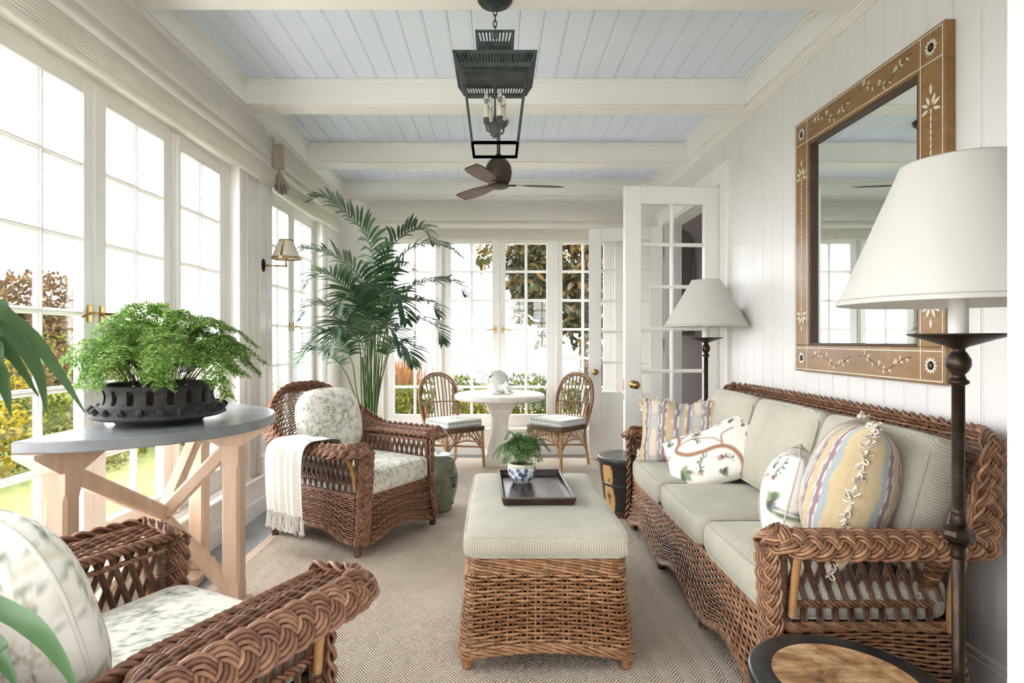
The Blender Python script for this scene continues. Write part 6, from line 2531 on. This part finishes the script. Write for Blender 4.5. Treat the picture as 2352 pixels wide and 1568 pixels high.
bk = thing('basket_planter', 'woven basket planter holding the tall corner palm', 'planter', (PBX, PBY, 0))
MB().lathe([(0, RZ), (0.165, RZ), (0.18, 0.03), (0.20, 0.20), (0.205, 0.36), (0.212, 0.375), (0.20, 0.385), (0.19, 0.36)], 48).build('basket', 'terracotta_basket', bk)
MB().lathe([(0.195, 0.34), (0.1, 0.355), (0, 0.36)], 32).build('soil', 'soil', bk)

# ================================================================== strap-leaved plant at the left edge of the view
spl = thing('strap_leaf_plant', 'long strap-shaped green leaves reaching in from the left edge', 'plant', (0, 0, 0))
crown = np.array((-1.06, 0.66, 1.16))
for pts, w in (([crown, (-0.99, 0.80, 1.33), at(-50, 690, 0.97), at(10, 722, 1.0), at(75, 778, 1.05), at(135, 855, 1.10), at(195, 947, 1.14)], 0.026),
               ([crown, (-1.0, 0.82, 1.32), at(-40, 705, 1.0), at(35, 770, 1.03), at(88, 855, 1.07), at(108, 948, 1.10)], 0.027),
               ([crown, (-1.04, 0.84, 1.30), at(-60, 740, 1.02), at(0, 783, 1.04), at(48, 845, 1.08), at(88, 910, 1.12)], 0.020),
               ([crown, (-1.06, 0.84, 1.27), at(-60, 770, 1.0), at(-8, 840, 1.02), at(14, 900, 1.05), at(25, 955, 1.08)], 0.026),
               ([crown, (-0.86, 0.64, 1.22), at(-120, 1330, 0.66), at(0, 1395, 0.63), at(75, 1440, 0.61), at(135, 1508, 0.60), at(185, 1600, 0.59)], 0.020),
               ([crown, (-0.90, 0.62, 1.16), at(-90, 1420, 0.60), at(0, 1510, 0.58), at(40, 1580, 0.57)], 0.016)):
    C = bez(pts, 28)
    T, N, B = frames(C, (0.25, -0.75, 0.6))
    f = np.linspace(0, 1, 28)
    ww = w * np.minimum(1, .45 + f * 2) * np.clip((1.0 - f) * 3.0, 0.03, 1) ** .7
    P = np.stack([C + B * (ww / 2)[:, None] + N * (ww * .12)[:, None], C - N * (ww * .10)[:, None], C - B * (ww / 2)[:, None] + N * (ww * .12)[:, None]], 1)
    mb = MB().grid(P)
    mb.grid(P - N[:, None] * 0.0008, flip=True)
    mb.build('strap_leaf', 'leaf_strap', spl)
pst = thing('plant_stand', 'pale stand and pot of the strap-leaved plant beyond the left edge', 'plant stand', (-1.06, 0.66, 0))
MB().lathe([(0, RZ), (0.13, RZ), (0.13, 0.03), (0.03, 0.06), (0.022, 0.40), (0.03, 0.84), (0.14, 0.86), (0.14, 0.88), (0, 0.88)], 32).build('stand', 'pale_wood', pst)
MB().lathe([(0, 0.881), (0.085, 0.881), (0.10, 0.95), (0.12, 1.12), (0.125, 1.15), (0.115, 1.155), (0.11, 1.12)], 40).build('pot', 'porcelain', pst)
MB().lathe([(0.113, 1.12), (0, 1.135)], 24).build('soil', 'soil', pst)

# ================================================================== garden
gz = -0.18
MB().box((-9.5, -14, gz - 0.4), (12, 12.0, gz)).build('lawn', 'grass')['kind'] = 'structure'
MB().box((-160, -40, -7.4), (120, 190, -7.0)).build('valley_ground', 'distant_slope')['kind'] = 'structure'
tr0 = MB()
tr0.box((-2.95, -3.4, gz - .1), (-1.95, 7.7, gz + 0.03)).box((-1.95, 6.60, gz - .1), (3.5, 7.7, gz + 0.03)).box((-8.0, -9.0, gz - .1), (9.0, -3.4, gz + 0.03)).box((-1.95, -3.4, gz - .1), (9.0, -2.4, gz + 0.03)).box((1.95, -2.4, gz - .1), (9.0, 3.0, gz + 0.03)).box((-8.0, -3.4, gz - .1), (-2.95, 0.8, gz + 0.03))
tr0.build('bounce_terrace', 'bounce_stone')['kind'] = 'structure'  # paving added out of view to bounce daylight up to the ceiling


def leaf_cloud(blobs, n, size, asp=0.5, seed=0, shell=0.55):
    """scatter of small flat leaves filling ellipsoids"""
    r = np.random.default_rng(seed)
    vol = np.array([b[3] * b[4] * b[5] for b in blobs]) ** 0.75
    idx = r.choice(len(blobs), n, p=vol / vol.sum())
    B = np.array(blobs)[idx]
    d = r.normal(0, 1, (n, 3))
    d /= np.linalg.norm(d, axis=1, keepdims=True)
    rad = (shell + (1 - shell) * r.random(n)) ** 0.6
    c = B[:, :3] + d * rad[:, None] * B[:, 3:6]
    a = r.normal(0, 1, (n, 3)) + d * 0.8
    a /= np.linalg.norm(a, axis=1, keepdims=True)
    b = np.cross(a, r.normal(0, 1, (n, 3)))
    b /= np.linalg.norm(b, axis=1, keepdims=True)
    s = size * r.uniform(.6, 1.3, n)[:, None]
    V = np.stack([c, c + a * s * .5 + b * s * asp * .5, c + a * s, c + a * s * .5 - b * s * asp * .5], 1).reshape(-1, 3)
    Q = np.arange(4 * n).reshape(n, 4)
    return MB().add(V, Q, smooth=False)


def bush(name, label, cat, blobs, n, size, mat, group=None, asp=0.5, seed=0, trunk=None, core=True):
    x, y = blobs[0][0], blobs[0][1]
    t_ = thing(name, label, cat, (0, 0, 0), group=group)
    leaf_cloud(blobs, n, size, asp, seed).build('foliage', mat, t_, stuff=True)
    tb = MB()
    base_z = min(b[2] - b[5] for b in blobs)
    for b in blobs[:4]:
        p0 = np.array((trunk if trunk else (x, y)) + (gz if base_z > -1 else -7.0,))
        tb.tubes(bez([p0, (p0 + np.array(b[:3])) / 2 + (0.05, 0, 0), np.array(b[:3])], 8), np.linspace(0.05, 0.015, 8) * (1 if base_z > -1 else 4), ns=6, hint=(1, 0, 0))
    tb.build('trunk', 'bark', t_)
    if base_z < -1:
        cb = MB()
        for b in blobs:
            cb.sphere(b[:3], (b[3] * .93, b[4] * .9, b[5] * .93), 22, 12)
            V_ = cb.V[-1]
            V_ += 0.35 * np.sin(V_ * 1.7 + 1)[:, [1, 2, 0]]
        cb.build('crown_mass', mat, t_, stuff=True)
    return t_


# beyond the left windows
LB = [(-5.0, 4.3, 0.15, .7, .8, .45, 'leaf_yellow', 'golden shrub low outside the leftmost window panes'),
      (-5.4, 5.6, 0.22, .8, .8, .52, 'leaf_yellow', 'golden shrub behind the console table, outside the window'),
      (-5.0, 7.0, 0.20, .9, .9, .50, 'leaf_hedge', 'green shrub seen under the console top through the window'),
      (-4.6, 8.4, 0.22, .9, .9, .52, 'leaf_hedge', 'green shrub seen past the middle left window posts'),
      (-4.6, 10.0, 0.20, 1.0, 1.0, .50, 'leaf_yellow', 'golden shrub seen low through the last left window sash'),
      (-6.6, 6.8, 0.62, 1.0, 1.0, .75, 'leaf_yellow', 'taller golden shrub in the second row left of the lawn'),
      (-6.4, 8.8, 0.55, 1.0, 1.1, .68, 'leaf_brown', 'russet shrub in the second row left of the lawn'),
      (-7.6, 10.5, 0.65, 1.2, 1.2, .80, 'leaf_hedge', 'olive shrub in the second row left of the lawn')]
for i, (x, y, z, rx, ry, rz_, m, lab) in enumerate(LB):
    bush('garden_shrub', lab, 'shrub', [(x, y, z, rx, ry, rz_), (x + .4, y - .5, z - .08, rx * .7, ry * .6, rz_ * .8), (x - .4, y + .5, z - .05, rx * .7, ry * .6, rz_ * .85)], 3600, 0.075, m, 'shrubs beyond the lawn', seed=30 + i)
LT = [(-9.3, 9.6, 1.35, 1.1, 1.1, 1.15, 'leaf_brown', 'russet tree rising in the leftmost window panes'),
      (-9.0, 11.4, 1.35, 1.2, 1.2, 1.25, 'leaf_brown', 'russet tree just left of the brass window handle'),
      (-9.8, 13.4, 0.9, 1.3, 1.3, 1.0, 'leaf_brown', 'low russet tree behind the fern outside'),
      (-9.0, 15.5, 0.7, 1.4, 1.4, .9, 'leaf_conifer', 'grey green tree low behind the middle left panes')]
for i, (x, y, z, rx, ry, rz_, m, lab) in enumerate(LT):
    bush('garden_tree', lab, 'tree', [(x, y, z, rx, ry, rz_), (x + .5, y - .7, z - .5, rx * .8, ry * .7, rz_ * .8), (x - .3, y + .6, z - .35, rx * .7, ry * .7, rz_ * .8)], 9000, 0.13, m, 'trees left of the garden', seed=50 + i)

# beyond the far windows
FB = [(-1.55, 8.75, 0.18, .50, .45, .42, 'leaf_hedge', 'bright green bush behind the left bistro chair'),
      (-0.75, 8.9, 0.26, .50, .4, .46, 'leaf_hedge', 'green rose bush outside, left of the frog planter'),
      (-0.15, 8.8, 0.18, .40, .4, .40, 'leaf_yellow', 'golden bush outside behind the stone table top'),
      (0.45, 8.9, 0.27, .50, .4, .46, 'leaf_hedge', 'green rose bush outside, right of the frog planter'),
      (1.10, 8.8, 0.24, .50, .4, .44, 'leaf_hedge', 'green bush behind the right bistro chair'),
      (-2.4, 9.0, 0.15, .6, .5, .40, 'leaf_hedge', 'green bush outside behind the palm stems')]
for i, (x, y, z, rx, ry, rz_, m, lab) in enumerate(FB):
    t_ = bush('flower_bush', lab, 'shrub', [(x, y, z, rx, ry, rz_), (x + .25, y + .1, z + .05, rx * .6, ry * .7, rz_ * .8), (x - .25, y + .1, z, rx * .6, ry * .7, rz_ * .85)], 2600, 0.06, m, 'bushes below the far windows', seed=70 + i)
    if i in (1, 3, 4):
        fl_ = MB()
        rr = np.random.default_rng(i)
        for k in range(9):
            c = np.array((x + rr.uniform(-.45, .45), y - rr.uniform(.1, .35), z + rr.uniform(.15, .42)))
            for q_ in range(14):
                d = rr.normal(0, 1, 3)
                d /= np.linalg.norm(d)
                e_ = np.cross(d, (.3, .5, .7))
                fl_.add([c, c + d * .03 + e_ * .018, c + d * .055, c + d * .03 - e_ * .018], [(0, 1, 2, 3)], smooth=False)
        fl_.build('blossoms', 'petal_white', t_, stuff=True)
pg = thing('pampas_grass', 'tawny plume grass outside behind the palm fronds', 'grass clump', (0, 0, 0))
mb = MB()
rr = np.random.default_rng(4)
for k in range(420):
    b = np.array((-1.62 + rr.normal(0, .12), 9.6 + rr.normal(0, .12), gz))
    tip = b + np.array((rr.normal(0, .16), rr.normal(0, .12), rr.uniform(.65, 1.18)))
    w_ = np.array((0.006, 0.004, 0))
    mid = (b + tip) / 2 + (rr.normal(0, .02), 0, .05)
    mb.add([b - w_, b + w_, mid + w_ * 1.6, mid - w_ * 1.6, tip + w_ * .4, tip - w_ * .4], [(0, 1, 2, 3), (3, 2, 4, 5)], smooth=False)
mb.build('blades', 'leaf_plume', pg, stuff=True)

cn = bush('conifer_shrub', 'feathery grey green conifer at the right of the far windows', 'shrub', [(1.48, 8.6, .42, .32, .3, .55), (1.55, 8.6, 1.0, .28, .28, .42), (1.72, 8.7, .7, .3, .3, .6)], 5200, 0.085, 'leaf_conifer', asp=0.14, seed=91)

mag = thing('magnolia_tree', 'magnolia tree with bronze-backed leaves outside the far windows', 'tree', (0, 0, 0))
tb = MB()
tr_ = bez([(1.50, 9.6, gz), (1.42, 9.6, .8), (1.36, 9.6, 1.5), (1.25, 9.6, 2.3), (1.2, 9.6, 3.2)], 20)
tb.tubes(tr_, np.linspace(0.075, 0.03, 20), ns=10, hint=(1, 0, 0))
for e_ in ((0.55, 9.4, 2.3), (0.1, 9.35, 2.65), (0.85, 9.3, 1.75), (1.9, 9.6, 2.2), (1.05, 9.4, 1.3), (1.75, 9.5, 1.2), (-.2, 9.3, 2.6)):
    tb.tubes(bez([(1.36, 9.6, 1.45 if e_[2] < 2.3 else 1.9), ((1.36 + e_[0]) / 2, 9.5, (1.6 + e_[2]) / 2 + .1), e_], 10), np.linspace(0.035, 0.010, 10), ns=7, hint=(0, 1, 0))
tb.build('trunk', 'bark', mag)
MBL = [(0.62, 9.45, 2.62, .40, .4, .34), (1.25, 9.45, 2.0, .40, .35, .45), (0.72, 9.38, 2.0, .34, .3, .34), (1.10, 9.5, 2.55, .62, .5, .62), (0.55, 9.4, 2.30, .46, .4, .42), (1.65, 9.55, 2.05, .50, .45, .75), (0.95, 9.35, 1.75, .36, .35, .42), (0.50, 9.35, 1.78, .26, .25, .26), (-0.17, 9.3, 2.62, .16, .2, .30), (0.80, 9.3, 1.36, .18, .2, .22), (0.25, 9.4, 2.75, .35, .35, .35), (1.35, 9.4, 1.45, .22, .25, .35), (1.9, 9.6, 3.0, .8, .5, .5)]
lm = MB()
L_ = 0.19
lm.add([(0, 0, 0), (L_ * .3, .034, .006), (L_ * .68, .036, 0.0), (L_, 0, -.012), (L_ * .68, -.036, 0.0), (L_ * .3, -.034, .006), (L_ * .35, 0, -.004), (L_ * .7, 0, -.008)],
       [(0, 6, 1, 1), ][:0], [(0, 6, 1), (1, 6, 7), (1, 7, 2), (2, 7, 3), (0, 5, 6), (6, 5, 4), (6, 4, 7), (7, 4, 3)], smooth=True)
leaf_me = lm.mesh('leaf')
leaf_me.materials.append(MATS['leaf_magnolia'])
rr = np.random.default_rng(12)
vol = np.array([b[3] * b[4] * b[5] for b in MBL]) ** .8
base_V, base_T = lm.V[0], lm.T[0]
rest = MB()
for k in range(5200):
    b = MBL[rr.choice(len(MBL), p=vol / vol.sum())]
    d = rr.normal(0, 1, 3)
    d /= np.linalg.norm(d)
    if k < 260:
        d[1] = -abs(d[1])
    c = np.array(b[:3]) + d * np.array(b[3:]) * rr.uniform(.55, 1.0) ** .5
    e_ = Matrix.Rotation(rr.uniform(0, 6.28), 3, 'Z') @ Matrix.Rotation(rr.uniform(-1.2, 1.2), 3, 'Y') @ Matrix.Rotation(rr.uniform(-1, 1), 3, 'X')
    if k < 260:
        o = link('leaf', leaf_me, mag, Vector(c), e_.to_euler())
        s_ = rr.uniform(.75, 1.15)
        o.scale = (s_, s_, s_)
    else:
        rest.add(base_V @ np.array(e_).T * rr.uniform(.7, 1.15) + c, None, base_T)
rest.build('foliage', 'leaf_magnolia', mag, stuff=True)

# distant wooded slopes in the haze
DT = [(-30, 62, -3.6, 9, 5, 4.2), (-17, 52, -3.2, 7, 4, 3.4), (-6, 58, -3.2, 7, 4, 3.9), (3, 50, -3.4, 6, 4, 3.4), (12, 60, -3.0, 8, 4, 3.9), (22, 52, -3.2, 8, 4, 4.0), (-46, 50, -3.4, 9, 5, 4.6), (-52, 30, -3.6, 9, 6, 4.6), (-36, 26, -4.2, 7, 5, 4.2), (-26, 36, -4.0, 6, 5, 3.8)]
DL = ['at the left of the far windows', 'behind the left bistro chair', 'left of the frog planter', 'right of the frog planter', 'behind the magnolia trunk', 'far right behind the magnolia', 'in the corner window', 'outside the third left sash', 'outside the middle left sash', 'outside the corner window, nearer']
for i, b in enumerate(DT):
    bush('distant_tree', 'pale distant wood in the mist, ' + DL[i], 'trees', [b, (b[0] + b[3] * .6, b[1], b[2] - .6, b[3] * .7, b[4], b[5] * .75), (b[0] - b[3] * .6, b[1] + 1, b[2] - .4, b[3] * .7, b[4], b[5] * .8)], 3000, 0.55, 'leaf_far', 'misty distant woods', seed=100 + i)

# ---- mist over the valley (real scattering volume beyond the garden)
ms = bpy.data.materials.new('valley_mist')
ms.use_nodes = True
nt_ = ms.node_tree
for n_ in list(nt_.nodes):
    if n_.type != 'OUTPUT_MATERIAL':
        nt_.nodes.remove(n_)
vs = nt_.nodes.new('ShaderNodeVolumeScatter')
vs.inputs['Color'].default_value = (0.985, 0.985, 1.0, 1)
vs.inputs['Density'].default_value = 0.004
nt_.links.new(vs.outputs[0], nt_.nodes['Material Output'].inputs['Volume'])
MATS['valley_mist'] = ms
mst = MB().box((-110, 13.2, -6.9), (80, 120, 5.0)).build('valley_mist', 'valley_mist')
mst['kind'] = 'structure'
